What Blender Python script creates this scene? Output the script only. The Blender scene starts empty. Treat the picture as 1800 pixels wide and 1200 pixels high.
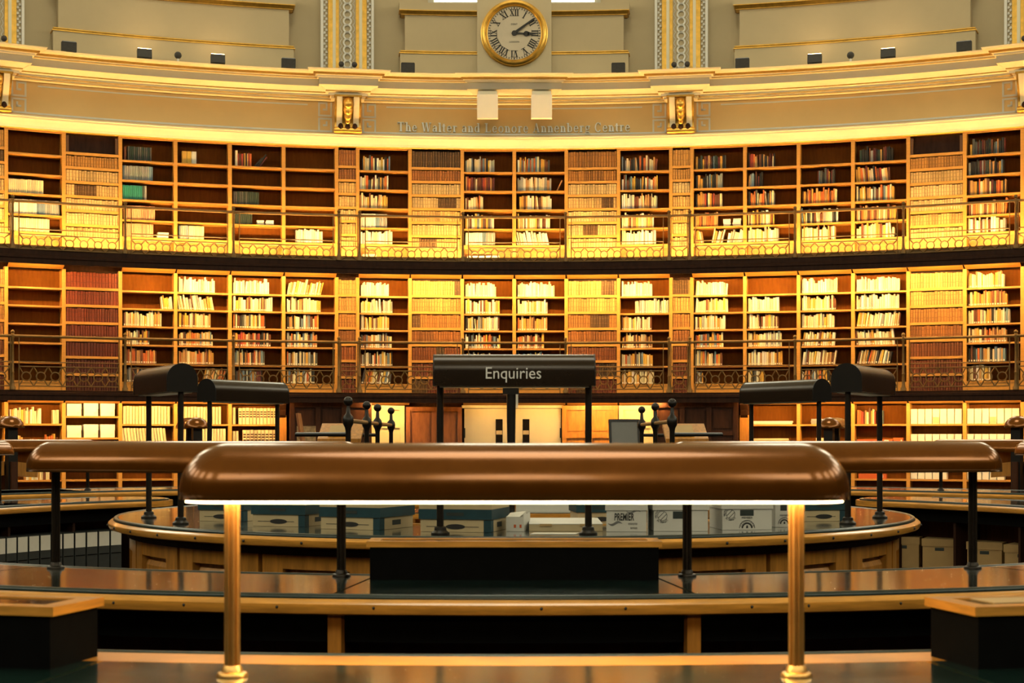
import bpy, bmesh, math, random
from mathutils import Matrix, Vector
random.seed(7)
PI = math.pi
sc = bpy.context.scene
COL = sc.collection

# ------------------------------------------------------------------ camera
D = 9.6            # camera to the centre of the round room
CAM_Z = 1.545
F = 2700.0         # focal length in pixels of the 1800 x 1200 frame
R = 21.3           # radius of the bookcase fronts
cam_d = bpy.data.cameras.new('camera')
cam = bpy.data.objects.new('camera', cam_d)
COL.objects.link(cam)
cam.location = (0, -D, CAM_Z)
cam.rotation_euler = (PI / 2, 0, 0)
cam_d.sensor_width = 36.0
cam_d.lens = F / 1800 * 36.0
cam_d.shift_x = -4 / 1800
cam_d.shift_y = 170 / 1800
cam_d.clip_start = 0.05
cam_d.clip_end = 200
cam_d.dof.use_dof = True
cam_d.dof.focus_distance = 16.0
cam_d.dof.aperture_fstop = 9.0
sc.camera = cam

# ------------------------------------------------------------------ world, exposure
world = bpy.data.worlds.new('world')
sc.world = world
world.use_nodes = True
world.node_tree.nodes['Background'].inputs[0].default_value = (0.75, 0.95, 1.0, 1)
world.node_tree.nodes['Background'].inputs[1].default_value = 0.6
sc.view_settings.view_transform = 'Standard'
sc.view_settings.look = 'None'
sc.view_settings.exposure = 0.0
sc.view_settings.gamma = 1.0
sc.view_settings.use_curve_mapping = False
sc.cycles.diffuse_bounces = 1
WARM = (1.0, 0.57, 0.17)      # colour of the library tubes
L_UP, L_MID, L_GROUND = 385.0, 460.0, 250.0
L_WINDOW = 6.2
L_LAMP = 16.0
FLOOD_W = 1.5

# ------------------------------------------------------------------ materials
def srgb(h):
    h = h.lstrip('#')
    out = []
    for i in (0, 2, 4):
        c = int(h[i:i + 2], 16) / 255
        out.append(c / 12.92 if c <= 0.04045 else ((c + 0.055) / 1.055) ** 2.4)
    return tuple(out)

MATS = {}
def mat(name, col, rough=0.6, metal=0.0, var=0.0, scale=8.0, stretch=(1, 1, 1), bump=0.0, coat=0.0,
        emit=None, spec=0.5, rvar=0.0, coatr=0.08):
    m = bpy.data.materials.new(name)
    m.use_nodes = True
    nt = m.node_tree
    b = nt.nodes['Principled BSDF']
    b.inputs['Base Color'].default_value = (*col, 1)
    b.inputs['Roughness'].default_value = rough
    b.inputs['Metallic'].default_value = metal
    b.inputs['Specular IOR Level'].default_value = spec
    if coat:
        b.inputs['Coat Weight'].default_value = coat
        b.inputs['Coat Roughness'].default_value = coatr
    if emit:
        b.inputs['Emission Color'].default_value = (*emit[0], 1)
        b.inputs['Emission Strength'].default_value = emit[1]
    if var or bump or rvar:
        tc = nt.nodes.new('ShaderNodeTexCoord')
        mp = nt.nodes.new('ShaderNodeMapping')
        mp.inputs['Scale'].default_value = stretch
        nz = nt.nodes.new('ShaderNodeTexNoise')
        nz.inputs['Scale'].default_value = scale
        nz.inputs['Detail'].default_value = 5
        nz.inputs['Roughness'].default_value = 0.6
        nt.links.new(tc.outputs['Object'], mp.inputs['Vector'])
        nt.links.new(mp.outputs['Vector'], nz.inputs['Vector'])
        if var:
            rp = nt.nodes.new('ShaderNodeValToRGB')
            rp.color_ramp.elements[0].position = 0.28
            rp.color_ramp.elements[1].position = 0.72
            rp.color_ramp.elements[0].color = (*[c * (1 - var) for c in col], 1)
            rp.color_ramp.elements[1].color = (*[min(1, c * (1 + var)) for c in col], 1)
            nt.links.new(nz.outputs['Fac'], rp.inputs['Fac'])
            nt.links.new(rp.outputs['Color'], b.inputs['Base Color'])
        if rvar:
            mr = nt.nodes.new('ShaderNodeMapRange')
            mr.inputs['From Min'].default_value = 0.3
            mr.inputs['From Max'].default_value = 0.7
            mr.inputs['To Min'].default_value = max(0.0, rough - rvar)
            mr.inputs['To Max'].default_value = rough + rvar
            nt.links.new(nz.outputs['Fac'], mr.inputs['Value'])
            nt.links.new(mr.outputs['Result'], b.inputs['Roughness'])
        if bump:
            bp = nt.nodes.new('ShaderNodeBump')
            bp.inputs['Strength'].default_value = bump
            bp.inputs['Distance'].default_value = 0.01
            nt.links.new(nz.outputs['Fac'], bp.inputs['Height'])
            nt.links.new(bp.outputs['Normal'], b.inputs['Normal'])
    MATS[name] = m
    return m

mat('oak', (0.55, 0.265, 0.045), 0.55, var=0.22, scale=3, stretch=(3, 3, 22))
mat('oak_shelf', (0.50, 0.235, 0.038), 0.55, var=0.2, scale=4, stretch=(1, 8, 14))
mat('oak_back', (0.13, 0.042, 0.005), 0.8, spec=0.1, var=0.2, scale=3, stretch=(6, 3, 1))  # much darker than the shelves: shade inside the cases put into the colour
mat('oak_red', (0.30, 0.10, 0.025), 0.45, var=0.3, scale=3, stretch=(5, 5, 1))
mat('oak_gold', (0.52, 0.215, 0.032), 0.4, var=0.25, scale=3, stretch=(5, 5, 1))
mat('desk_oak', (0.48, 0.20, 0.030), 0.35, var=0.35, scale=3, stretch=(9, 9, 1.2), coat=0.3)
mat('nosing_oak', (0.64, 0.29, 0.045), 0.28, var=0.3, scale=3, stretch=(2, 2, 20), coat=0.5)
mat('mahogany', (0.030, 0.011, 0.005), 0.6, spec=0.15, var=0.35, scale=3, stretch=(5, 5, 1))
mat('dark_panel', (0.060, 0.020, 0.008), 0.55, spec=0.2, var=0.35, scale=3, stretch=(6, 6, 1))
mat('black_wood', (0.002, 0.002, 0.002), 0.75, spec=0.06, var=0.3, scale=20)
mat('tan_paint', (0.60, 0.475, 0.275), 0.7, var=0.05, scale=1.2)
mat('pier_paint', (0.66, 0.54, 0.33), 0.7, var=0.04, scale=1.2)
mat('frieze_paint', (0.88, 0.58, 0.22), 0.65, var=0.05, scale=0.8)
mat('cream_paint', (0.90, 0.80, 0.56), 0.55, var=0.04, scale=2)
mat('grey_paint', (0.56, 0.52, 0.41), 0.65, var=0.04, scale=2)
mat('line_paint', (0.80, 0.76, 0.64), 0.6, var=0.04, scale=4)
mat('letter_grey', (0.92, 0.90, 0.82), 0.5, var=0.03, scale=4)
mat('white_paint', (0.88, 0.84, 0.74), 0.6, var=0.03, scale=3)
mat('gold', (0.83, 0.50, 0.10), 0.32, 0.85, var=0.18, scale=9, bump=0.1)
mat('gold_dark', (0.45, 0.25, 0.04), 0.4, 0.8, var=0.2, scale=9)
mat('brass', (0.72, 0.42, 0.13), 0.33, 0.9, var=0.15, scale=12)
mat('rail_brass', (0.20, 0.110, 0.026), 0.5, 0.2, var=0.2, scale=9)
mat('lamp_bronze', (0.19, 0.060, 0.003), 0.2, 0.6, var=0.10, scale=14, coat=0.25, rvar=0.03)
mat('dark_iron', (0.006, 0.0045, 0.0035), 0.38, 0.2, var=0.25, scale=15)
mat('post_dark', (0.014, 0.009, 0.005), 0.4, 0.4, var=0.2, scale=20)  # near-black for posts out of the lamplight, shade put into the colour
mat('hood_metal', (0.026, 0.016, 0.009), 0.24, 0.4, var=0.15, scale=12)
mat('spot_black', (0.03, 0.026, 0.02), 0.5, var=0.2, scale=20)
mat('leather_green', (0.005, 0.022, 0.019), 0.16, var=0.35, scale=5, bump=0.004, rvar=0.04, spec=0.8, coat=1.0, coatr=0.10)
mat('bead_green', (0.008, 0.022, 0.020), 0.3, var=0.4, scale=25)
mat('opal_off', (0.75, 0.70, 0.60), 0.4, var=0.02)
mat('opal_lit', (0.9, 0.8, 0.6), 0.4, emit=((1.0, 0.66, 0.30), L_LAMP))
mat('tube_up', (1, 0.9, 0.7), 0.5, emit=(WARM, L_UP))
mat('tube_mid', (1, 0.9, 0.7), 0.5, emit=(WARM, L_MID))
mat('tube_ground', (1, 0.9, 0.7), 0.5, emit=(WARM, L_GROUND))
mat('window_glass', (0.6, 0.8, 0.8), 0.2, emit=((1.0, 0.95, 0.72), L_WINDOW))
mat('clock_face', (0.70, 0.59, 0.42), 0.5, var=0.05, scale=3)
mat('clock_black', (0.010, 0.009, 0.008), 0.45, var=0.1)
mat('rosette', (0.055, 0.045, 0.04), 0.5, 0.3, var=0.2, scale=30)
mat('sign_white', (0.92, 0.90, 0.86), 0.6, var=0.02)
mat('door_cream', (0.80, 0.69, 0.46), 0.45, var=0.03, scale=3)
mat('panel_cream', (0.85, 0.72, 0.42), 0.5, var=0.05, scale=3)
mat('dark_glass', (0.01, 0.009, 0.008), 0.1)
mat('card_tan', (0.56, 0.44, 0.25), 0.75, var=0.08, scale=6, bump=0.03)
mat('card_brown', (0.46, 0.30, 0.12), 0.75, var=0.08, scale=6, bump=0.03)
mat('card_white', (0.66, 0.64, 0.57), 0.7, var=0.05, scale=6)
mat('card_teal', (0.004, 0.040, 0.055), 0.6, var=0.2, scale=10)
mat('ink', (0.015, 0.015, 0.014), 0.6, var=0.1)
mat('ink_grey', (0.16, 0.16, 0.15), 0.6, var=0.1)
mat('hole_dark', (0.02, 0.03, 0.028), 0.6, var=0.2)
mat('file_grey', (0.025, 0.030, 0.030), 0.5, var=0.2, scale=15)
mat('paper', (0.72, 0.69, 0.60), 0.8, var=0.05, scale=8)
mat('file_cream', (0.86, 0.76, 0.52), 0.6, var=0.05, scale=6)
mat('archive_white', (0.86, 0.80, 0.68), 0.65, var=0.04, scale=5)
mat('red_box', (0.55, 0.10, 0.015), 0.6, var=0.1, scale=6)
mat('grey_board', (0.20, 0.20, 0.19), 0.6, var=0.05, scale=4)
mat('carpet', (0.022, 0.018, 0.014), 0.95, var=0.3, scale=40)
mat('dome_paint', (0.66, 0.53, 0.31), 0.8, var=0.04, scale=0.5)
mat('globe', (0.20, 0.17, 0.10), 0.4, var=0.3, scale=10)
mat('marble_print', (0.40, 0.24, 0.10), 0.5, var=0.75, scale=16)

m = bpy.data.materials.new('book_cloth'); m.use_nodes = True; MATS['book'] = m
nt = m.node_tree; b = nt.nodes['Principled BSDF']; b.inputs['Roughness'].default_value = 0.6
at_ = nt.nodes.new('ShaderNodeAttribute'); at_.attribute_name = 'Col'
nz = nt.nodes.new('ShaderNodeTexNoise'); nz.inputs['Scale'].default_value = 30
mx = nt.nodes.new('ShaderNodeMix'); mx.data_type = 'RGBA'; mx.blend_type = 'MULTIPLY'; mx.inputs['Factor'].default_value = 0.25
nt.links.new(at_.outputs['Color'], mx.inputs['A']); nt.links.new(nz.outputs['Color'], mx.inputs['B'])
nt.links.new(mx.outputs['Result'], b.inputs['Base Color'])

# ------------------------------------------------------------------ mesh helpers
class MB:
    def __init__(self):
        self.v = []; self.f = []; self.c = []; self.mi = []
        self.col = None; self.idx = 0; self.m = None
    def add(self, vs, fs):
        o = len(self.v)
        if self.m is not None:
            vs = [tuple(self.m @ Vector(p)) for p in vs]
        self.v += vs
        for f in fs:
            self.f.append(tuple(i + o for i in f)); self.c.append(self.col); self.mi.append(self.idx)
    def box(self, x0, x1, y0, y1, z0, z1):
        self.add([(x0, y0, z0), (x1, y0, z0), (x1, y1, z0), (x0, y1, z0), (x0, y0, z1), (x1, y0, z1), (x1, y1, z1), (x0, y1, z1)],
                 [(0, 3, 2, 1), (4, 5, 6, 7), (0, 1, 5, 4), (1, 2, 6, 5), (2, 3, 7, 6), (3, 0, 4, 7)])
        return self
    def hexa(self, p):
        self.add(list(p), [(0, 3, 2, 1), (4, 5, 6, 7), (0, 1, 5, 4), (1, 2, 6, 5), (2, 3, 7, 6), (3, 0, 4, 7)])
        return self
    def lathe(self, prof, n=16, cx=0, cy=0, cz=0, close=True):
        vs = []; fs = []
        for r, z in prof:
            for k in range(n):
                a = 2 * PI * k / n
                vs.append((cx + r * math.cos(a), cy + r * math.sin(a), cz + z))
        for i in range(len(prof) - 1):
            for k in range(n):
                k2 = (k + 1) % n
                fs.append((i * n + k, i * n + k2, (i + 1) * n + k2, (i + 1) * n + k))
        if close:
            fs.append(tuple(reversed(range(n))))
            fs.append(tuple((len(prof) - 1) * n + k for k in range(n)))
        self.add(vs, fs); return self
    def sweep(self, prof, a0, a1, n, closed=True, caps=True):
        """profile (r, z) swept around the room axis; angle from +y, clockwise (to the right)"""
        vs = []; fs = []; m_ = len(prof)
        for k in range(n + 1):
            a = a0 + (a1 - a0) * k / n
            s, c = math.sin(a), math.cos(a)
            for r, z in prof:
                vs.append((r * s, r * c, z))
        mm = m_ if closed else m_ - 1
        for k in range(n):
            for i in range(mm):
                j = (i + 1) % m_
                fs.append((k * m_ + i, k * m_ + j, (k + 1) * m_ + j, (k + 1) * m_ + i))
        if closed and caps:
            fs.append(tuple(reversed(range(m_)))); fs.append(tuple(n * m_ + i for i in range(m_)))
        self.add(vs, fs); return self
    def tube(self, pts, r, n=6, closed=False):
        pts = [Vector(p) for p in pts]; N = len(pts); vs = []; fs = []
        for i, p in enumerate(pts):
            if closed:
                t = pts[(i + 1) % N] - pts[i - 1]
            else:
                t = pts[min(i + 1, N - 1)] - pts[max(i - 1, 0)]
            t.normalize()
            u = t.cross(Vector((0, 1, 0)))
            if u.length < 0.01: u = t.cross(Vector((1, 0, 0)))
            u.normalize(); w = t.cross(u)
            for k in range(n):
                a = 2 * PI * k / n
                vs.append(tuple(p + r * (math.cos(a) * u + math.sin(a) * w)))
        for i in range(N if closed else N - 1):
            j = (i + 1) % N
            for k in range(n):
                k2 = (k + 1) % n
                fs.append((i * n + k, i * n + k2, j * n + k2, j * n + k))
        if not closed:
            fs.append(tuple(reversed(range(n)))); fs.append(tuple((N - 1) * n + k for k in range(n)))
        self.add(vs, fs); return self
    def prism(self, poly, y0, y1):
        """polygon in x,z extruded along y"""
        n = len(poly)
        vs = [(x, y0, z) for x, z in poly] + [(x, y1, z) for x, z in poly]
        fs = [tuple(range(n)), tuple(reversed(range(n, 2 * n)))]
        for i in range(n):
            j = (i + 1) % n
            fs.append((i, i + n, j + n, j))
        self.add(vs, fs); return self
    def prism_x(self, poly, x0, x1):
        """polygon in y,z extruded along x"""
        n = len(poly)
        vs = [(x0, y, z) for y, z in poly] + [(x1, y, z) for y, z in poly]
        fs = [tuple(reversed(range(n))), tuple(range(n, 2 * n))]
        for i in range(n):
            j = (i + 1) % n
            fs.append((i, j, j + n, i + n))
        self.add(vs, fs); return self
    def sphere(self, c, r, n=12, m_=8, sz=1.0):
        prof = [(max(1e-4, r * math.sin(PI * i / m_)), -r * sz * math.cos(PI * i / m_)) for i in range(m_ + 1)]
        return self.lathe(prof, n, c[0], c[1], c[2], close=False)
    def mesh(self, name, mats_, smooth=False):
        me = bpy.data.meshes.new(name)
        me.from_pydata(self.v, [], self.f)
        for mm in mats_: me.materials.append(MATS[mm])
        if any(i for i in self.mi): me.polygons.foreach_set('material_index', self.mi)
        if any(c is not None for c in self.c):
            at = me.color_attributes.new('Col', 'FLOAT_COLOR', 'CORNER')
            buf = []
            for f, c in zip(self.f, self.c):
                c = c or (0.5, 0.5, 0.5)
                buf += [c[0], c[1], c[2], 1.0] * len(f)
            at.data.foreach_set('color', buf)
        if smooth:
            me.polygons.foreach_set('use_smooth', [True] * len(me.polygons))
            try: me.set_sharp_from_angle(angle=math.radians(40))
            except Exception: pass
        me.update()
        return me

def link(name, me, parent=None, loc=None, rz=None):
    o = bpy.data.objects.new(name, me)
    COL.objects.link(o)
    if parent is not None: o.parent = parent
    if loc is not None: o.location = loc
    if rz is not None: o.rotation_euler = (0, 0, rz)
    return o
def obj(name, mb, mats_, parent=None, smooth=False, loc=None, rz=None):
    if isinstance(mats_, str): mats_ = [mats_]
    return link(name, mb.mesh(name, mats_, smooth), parent, loc, rz)
def tag(o, label, cat=None, group=None, kind=None):
    o['label'] = label
    if cat: o['category'] = cat
    if group: o['group'] = group
    if kind: o['kind'] = kind
    return o
def thing(name, label, cat, loc=(0, 0, 0), rz=0.0, group=None, kind=None):
    o = link(name, None, None, loc, rz)
    o.empty_display_size = 0.1
    return tag(o, label, cat, group, kind)
def struct(name, mb, mats_, label, smooth=False, parent=None):
    o = obj(name, mb, mats_, parent, smooth)
    if parent is None:
        tag(o, label, name.split('_')[0], None, 'structure')
    return o
def wall_frame(th, r=R, z=0.0):
    """location and turn of a flat unit on the round wall: x to the right, y outward"""
    return (r * math.sin(th), r * math.cos(th), z), -th
def desk_frame(a, r, z=0.0):
    """unit on a ring desk, angle a from the camera side of the axis; y inward"""
    return (r * math.sin(a), -r * math.cos(a), z), a
def text_mesh(body, size, depth, mats_, align='CENTER', sx=1.0, bold=0.0, shear=0.0):
    cu = bpy.data.curves.new('text', 'FONT')
    cu.body = body; cu.size = size; cu.extrude = depth; cu.align_x = align; cu.offset = bold; cu.shear = shear
    cu.resolution_u = 3
    o = bpy.data.objects.new('text', cu); COL.objects.link(o)
    dg = bpy.context.evaluated_depsgraph_get()
    me = bpy.data.meshes.new_from_object(o.evaluated_get(dg))
    bpy.data.objects.remove(o)
    # stand it up: text plane becomes x,z facing -y
    me.transform(Matrix.Rotation(PI / 2, 4, 'X') @ Matrix.Diagonal((sx, 1, 1, 1)))
    me.materials.clear()
    for mm in mats_: me.materials.append(MATS[mm])
    return me
ORD = ['first', 'second', 'third', 'fourth', 'fifth', 'sixth', 'seventh', 'eighth', 'ninth', 'tenth', 'eleventh', 'twelfth',
       'thirteenth', 'fourteenth', 'fifteenth', 'sixteenth', 'seventeenth', 'eighteenth', 'nineteenth', 'twentieth',
       'twenty-first', 'twenty-second', 'twenty-third', 'twenty-fourth', 'twenty-fifth', 'twenty-sixth', 'twenty-seventh', 'twenty-eighth', 'twenty-ninth', 'thirtieth', 'thirty-first', 'thirty-second']
def rad(d): return math.radians(d)

# ------------------------------------------------------------------ shell of the room
struct('floor', MB().sweep([(0.01, 0), (R + 1.2, 0), (R + 1.2, -0.2), (0.01, -0.2)], 0, 2 * PI, 64, caps=False), 'carpet', 'dark carpeted floor of the round reading room')
RU = R + 0.25
struct('wall_drum', MB().sweep([(RU, 8.5), (RU, 16.2), (RU + 0.5, 16.2), (RU + 0.5, 8.5)], 0, 2 * PI, 120, caps=False), 'tan_paint', 'tan painted upper wall above the cornice', True)
struct('wall_back', MB().sweep([(R + 0.42, 0), (R + 0.42, 8.55), (R + 1.0, 8.55), (R + 1.0, 0)], 0, 2 * PI, 120, caps=False), 'dark_panel', 'dark round wall behind the bookcases', True)
dp = [(RU * math.cos(t * PI / 2 * 0.82), 16.2 + 15.0 * math.sin(t * PI / 2 * 0.82)) for t in [i / 12 for i in range(13)]]
dp2 = [(r + 0.4, z + 0.4) for r, z in reversed(dp)]
struct('ceiling', MB().sweep(dp + dp2, 0, 2 * PI, 64, caps=False), 'dome_paint', 'cream painted dome of the reading room', True)
o = struct('window_21', MB().sweep([(0.02, dp[-1][1] + 0.1), (dp[-1][0], dp[-1][1] + 0.1), (dp[-1][0], dp[-1][1] + 0.16), (0.02, dp[-1][1] + 0.16)], 0, 2 * PI, 48, caps=False), 'window_glass', 'round skylight at the top of the dome')

def prof_z(y, p):           # height of a point seen at picture row y on a moulding that stands p proud of the fronts
    return CAM_Z + (770 - y) * (D + R - p) / F
CORN = [(0.03, 184), (0.09, 182.5), (0.09, 179), (0.12, 178), (0.17, 177), (0.17, 172.5), (0.21, 171), (0.24, 170), (0.24, 168),
        (0.30, 164), (0.38, 160), (0.42, 158.5), (0.42, 146.5), (0.47, 145.5), (0.47, 142.5), (0.52, 141), (0.57, 139), (0.57, 137),
        (0.63, 136), (0.70, 133), (0.72, 130)]
CORN = [(p, prof_z(y, p)) for p, y in CORN]
ZTOP = CORN[-1][1]
# bands of the cornice as separate painted strips
def strip(i0, i1): return CORN[i0:i1 + 1]
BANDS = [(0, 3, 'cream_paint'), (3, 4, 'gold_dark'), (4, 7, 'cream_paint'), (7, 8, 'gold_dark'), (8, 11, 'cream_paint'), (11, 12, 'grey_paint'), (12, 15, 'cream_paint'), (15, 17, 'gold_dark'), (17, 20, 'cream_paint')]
NSWEEP = 160
A_W = rad(60)
cornice = thing('trim_1', 'cream and gold moulded cornice above the frieze', 'trim', kind='structure')
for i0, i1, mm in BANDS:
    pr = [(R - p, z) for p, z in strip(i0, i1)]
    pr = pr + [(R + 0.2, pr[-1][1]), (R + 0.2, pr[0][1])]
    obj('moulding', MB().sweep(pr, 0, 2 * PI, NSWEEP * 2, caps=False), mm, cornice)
# gilt fillets on the cornice
for k, (i, dp_) in enumerate(((1, 0.012), (4, 0.012), (13, 0.010))):
    p, z = CORN[i]
    obj('gilt_fillet', MB().sweep([(R - p - dp_, z + 0.004), (R - p - dp_, z + 0.016), (R - p + 0.02, z + 0.016), (R - p + 0.02, z + 0.004)], -A_W, A_W, NSWEEP), 'gold', cornice)

def ressaut(th, hw, fwd, zmin_i=0, label=None):
    """forward break of the cornice over a bracket"""
    loc, rz = wall_frame(th)
    for i0, i1, mm in BANDS:
        mb = MB(); vs = []; fs = []
        pts = strip(max(i0, zmin_i), i1)
        if len(pts) < 2: continue
        for p, z in pts:
            w = hw + p * 0.75; q = p + fwd
            vs += [(-w, 0.1, z), (-w, -q, z), (w, -q, z), (w, 0.1, z)]
        n = len(pts)
        for i in range(n - 1):
            for k in range(3):
                fs.append((i * 4 + k, i * 4 + k + 1, i * 4 + 4 + k + 1, i * 4 + 4 + k))
        fs.append((3, 2, 1, 0)); fs.append(tuple((n - 1) * 4 + k for k in range(4)))
        mb.add(vs, fs)
        o = obj('cornice_break', mb, mm, cornice, loc=loc, rz=rz)
for a in (-27, -9, 9, 27): ressaut(rad(a), 0.26, 0.2)
ressaut(0, 0.62, 0.09, 8)

# ledge above the bookcases, frieze
zb0, zb1 = prof_z(262, 0), prof_z(240, 0.12)
band = thing('trim_2', 'bright cream ledge moulding on top of the bookcases', 'trim', kind='structure')
bp_ = [(0.0, zb0), (0.035, zb0 + 0.005), (0.05, zb0 + 0.05), (0.10, zb0 + 0.13), (0.13, zb0 + 0.165), (0.13, zb0 + 0.19), (0.16, zb0 + 0.20), (0.16, zb1 - 0.02), (0.14, zb1)]
obj('moulding', MB().sweep([(R - p, z) for p, z in bp_] + [(R + 0.2, zb1), (R + 0.2, zb0)], 0, 2 * PI, NSWEEP * 2, caps=False), 'cream_paint', band)
obj('gilt_line', MB().sweep([(R - 0.018, zb0 - 0.016), (R - 0.036, zb0 - 0.001), (R + 0.1, zb0 - 0.001), (R + 0.1, zb0 - 0.016)], -A_W, A_W, NSWEEP), 'gold', band)
zf0, zf1 = zb1, CORN[0][1]
struct('wall_frieze', MB().sweep([(R + 0.02, zf0 - 0.02), (R + 0.02, zf1 + 0.05), (R + 0.45, zf1 + 0.05), (R + 0.45, zf0 - 0.02)], 0, 2 * PI, 240, caps=False), 'frieze_paint', 'plain warm tan frieze band between bookcases and cornice', True)
fr = bpy.data.objects['wall_frieze']
def frieze_line(a0, a1, z0, z1):
    return MB().sweep([(R + 0.013, z0), (R + 0.013, z1), (R + 0.03, z1), (R + 0.03, z0)], a0, a1, max(2, int(abs(a1 - a0) / 0.02)))
for s in (-1, 0, 1):
    c = rad(18 * s)
    obj('painted_line', frieze_line(c - rad(8.2), c + rad(8.2), zf0 + 0.05, zf0 + 0.085), 'line_paint', fr)
    obj('painted_line', frieze_line(c - rad(6.9), c + rad(6.9), zf1 - 0.085, zf1 - 0.06), 'line_paint', fr)
def greek_key(th, s):
    mb = MB(); t = 0.035
    loc, rz = wall_frame(th, R + 0.02)
    zc = zf0 + 0.05
    def hbar(x0, x1, z): mb.box(min(x0, x1), max(x0, x1), -0.012, 0.01, zc + z, zc + z + t)
    def vbar(x, z0, z1): mb.box(x, x + t, -0.012, 0.01, zc + z0, zc + z1 + t)
    for base, top in ((0.0, 0.25), (0.31, 0.56)):
        lo = base; hi = top; up = base < 0.1
        vbar(0.0, lo, hi); vbar(0.24, lo, hi)
        hbar(0.0, 0.26, hi if up else lo)
        hbar(0.0, 0.26, lo) if up else hbar(0.10, 0.26, hi)
        hbar(0.09, 0.18, lo + 0.12); vbar(0.09, lo + (0.12 if up else 0.12), hi - (0.07 if up else 0.0))
    me = mb.mesh('greek_key', ['line_paint'])
    if s < 0: me.transform(Matrix.Translation((-0.36, 0, 0)) @ Matrix.Scale(-1, 4, (1, 0, 0)) @ Matrix.Translation((0.0, 0, 0)))
    else: me.transform(Matrix.Translation((0.36, 0, 0)) )
    me.transform(Matrix.Translation((-s * 0.06, 0, 0)))
    if s < 0: me.flip_normals()
    link('greek_key', me, fr, loc, rz)
for a in (-27, -9, 9, 27):
    for s in (-1, 1): greek_key(rad(a), s)

# ------------------------------------------------------------------ serif lettering on the frieze
def serif_glyph(ch):
    """list of polygons (x,z) in units of cap height, and the advance"""
    P = []
    def q(x0, x1, z0, z1): P.append([(x0, z0), (x1, z0), (x1, z1), (x0, z1)])
    def bar(x0, z0, x1, z1, w): P.append([(x0 - w / 2, z0), (x0 + w / 2, z0), (x1 + w / 2, z1), (x1 - w / 2, z1)])
    def arc(cx, cz, rx, rz, a0, a1, tx, tz, n=10):
        for k in range(n):
            b0 = rad(a0 + (a1 - a0) * k / n); b1 = rad(a0 + (a1 - a0) * (k + 1) / n)
            P.append([(cx + (rx - tx) * math.cos(b0), cz + (rz - tz) * math.sin(b0)), (cx + rx * math.cos(b0), cz + rz * math.sin(b0)),
                      (cx + rx * math.cos(b1), cz + rz * math.sin(b1)), (cx + (rx - tx) * math.cos(b1), cz + (rz - tz) * math.sin(b1))])
    S = 0.19; X = 0.68; t = 0.07
    def stem(x, z0, z1, foot=True, head=True):
        q(x, x + S, z0, z1)
        if foot: q(x - 0.07, x + S + 0.07, z0, z0 + t)
        if head: q(x - 0.09, x + S, z1 - t, z1)
    if ch == 'T':
        q(0.02, 0.78, 1 - t, 1); q(0.32, 0.32 + S, 0, 1); q(0.22, 0.57, 0, t); q(0.02, 0.07, 0.75, 1); q(0.73, 0.78, 0.75, 1); return P, 0.86
    if ch == 'L':
        q(0.12, 0.12 + S, 0, 1); q(0.02, 0.38, 1 - t, 1); q(0.02, 0.72, 0, t); q(0.67, 0.72, 0, 0.28); return P, 0.80
    if ch == 'A':
        bar(0.12, 0, 0.40, 1, 0.06); bar(0.68, 0, 0.42, 1, 0.16); q(0.22, 0.6, 0.3, 0.3 + t); q(0.0, 0.26, 0, t); q(0.52, 0.84, 0, t); return P, 0.88
    if ch == 'W':
        bar(0.32, 0, 0.12, 1, 0.16); bar(0.34, 0, 0.56, 1, 0.06); bar(0.78, 0, 0.58, 1, 0.16); bar(0.80, 0, 1.02, 1, 0.06)
        q(0.0, 0.26, 1 - t, 1); q(0.90, 1.14, 1 - t, 1); q(0.45, 0.68, 1 - t, 1); return P, 1.18
    if ch == 'C':
        arc(0.42, 0.5, 0.40, 0.52, 40, 320, 0.15, 0.06, 16); q(0.68, 0.73, 0.7, 1); return P, 0.84
    if ch == 'h':
        stem(0.08, 0, 1); arc(0.34, X - 0.24, 0.21, 0.25, 0, 150, 0.13, 0.07, 8); stem(0.42, 0, X - 0.22, head=False); return P, 0.70
    if ch == 'n':
        stem(0.08, 0, X); arc(0.34, X - 0.24, 0.21, 0.25, 0, 150, 0.13, 0.07, 8); stem(0.42, 0, X - 0.22, head=False); return P, 0.70
    if ch == 'r':
        stem(0.08, 0, X); arc(0.36, X - 0.2, 0.18, 0.21, 30, 150, 0.08, 0.08, 6); return P, 0.55
    if ch == 'l':
        stem(0.08, 0, 1); return P, 0.36
    if ch == 't':
        q(0.10, 0.10 + S, 0.08, 0.88); q(0.0, 0.40, X - t, X); arc(0.28, 0.14, 0.16, 0.15, 180, 320, 0.08, 0.08, 6); return P, 0.46
    if ch == 'e':
        arc(0.31, X / 2, 0.28, X / 2 + 0.01, 10, 325, 0.13, 0.05, 14); q(0.1, 0.56, X / 2, X / 2 + t); return P, 0.64
    if ch == 'o':
        arc(0.33, X / 2, 0.30, X / 2 + 0.01, 0, 360, 0.14, 0.05, 16); return P, 0.70
    if ch == 'a':
        q(0.36, 0.36 + S, 0.05, X - 0.16); arc(0.29, X - 0.2, 0.22, 0.21, 0, 160, 0.10, 0.06, 8); arc(0.25, 0.2, 0.22, 0.21, 60, 340, 0.13, 0.06, 10); q(0.45, 0.6, 0, t); return P, 0.64
    if ch == 'd':
        stem(0.40, 0, 1); arc(0.30, X / 2, 0.27, X / 2, 50, 310, 0.14, 0.05, 12); return P, 0.72
    if ch == 'b':
        stem(0.08, 0, 1, foot=False); arc(0.36, X / 2, 0.27, X / 2, -130, 130, 0.14, 0.05, 12); return P, 0.72
    if ch == 'g':
        arc(0.29, X - 0.22, 0.24, 0.23, 0, 360, 0.12, 0.05, 12); arc(0.29, -0.1, 0.28, 0.17, 0, 360, 0.06, 0.06, 12); bar(0.14, 0.08, 0.12, 0.28, 0.08); q(0.42, 0.6, X - 0.1, X); return P, 0.64
    return P, 0.34
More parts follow.
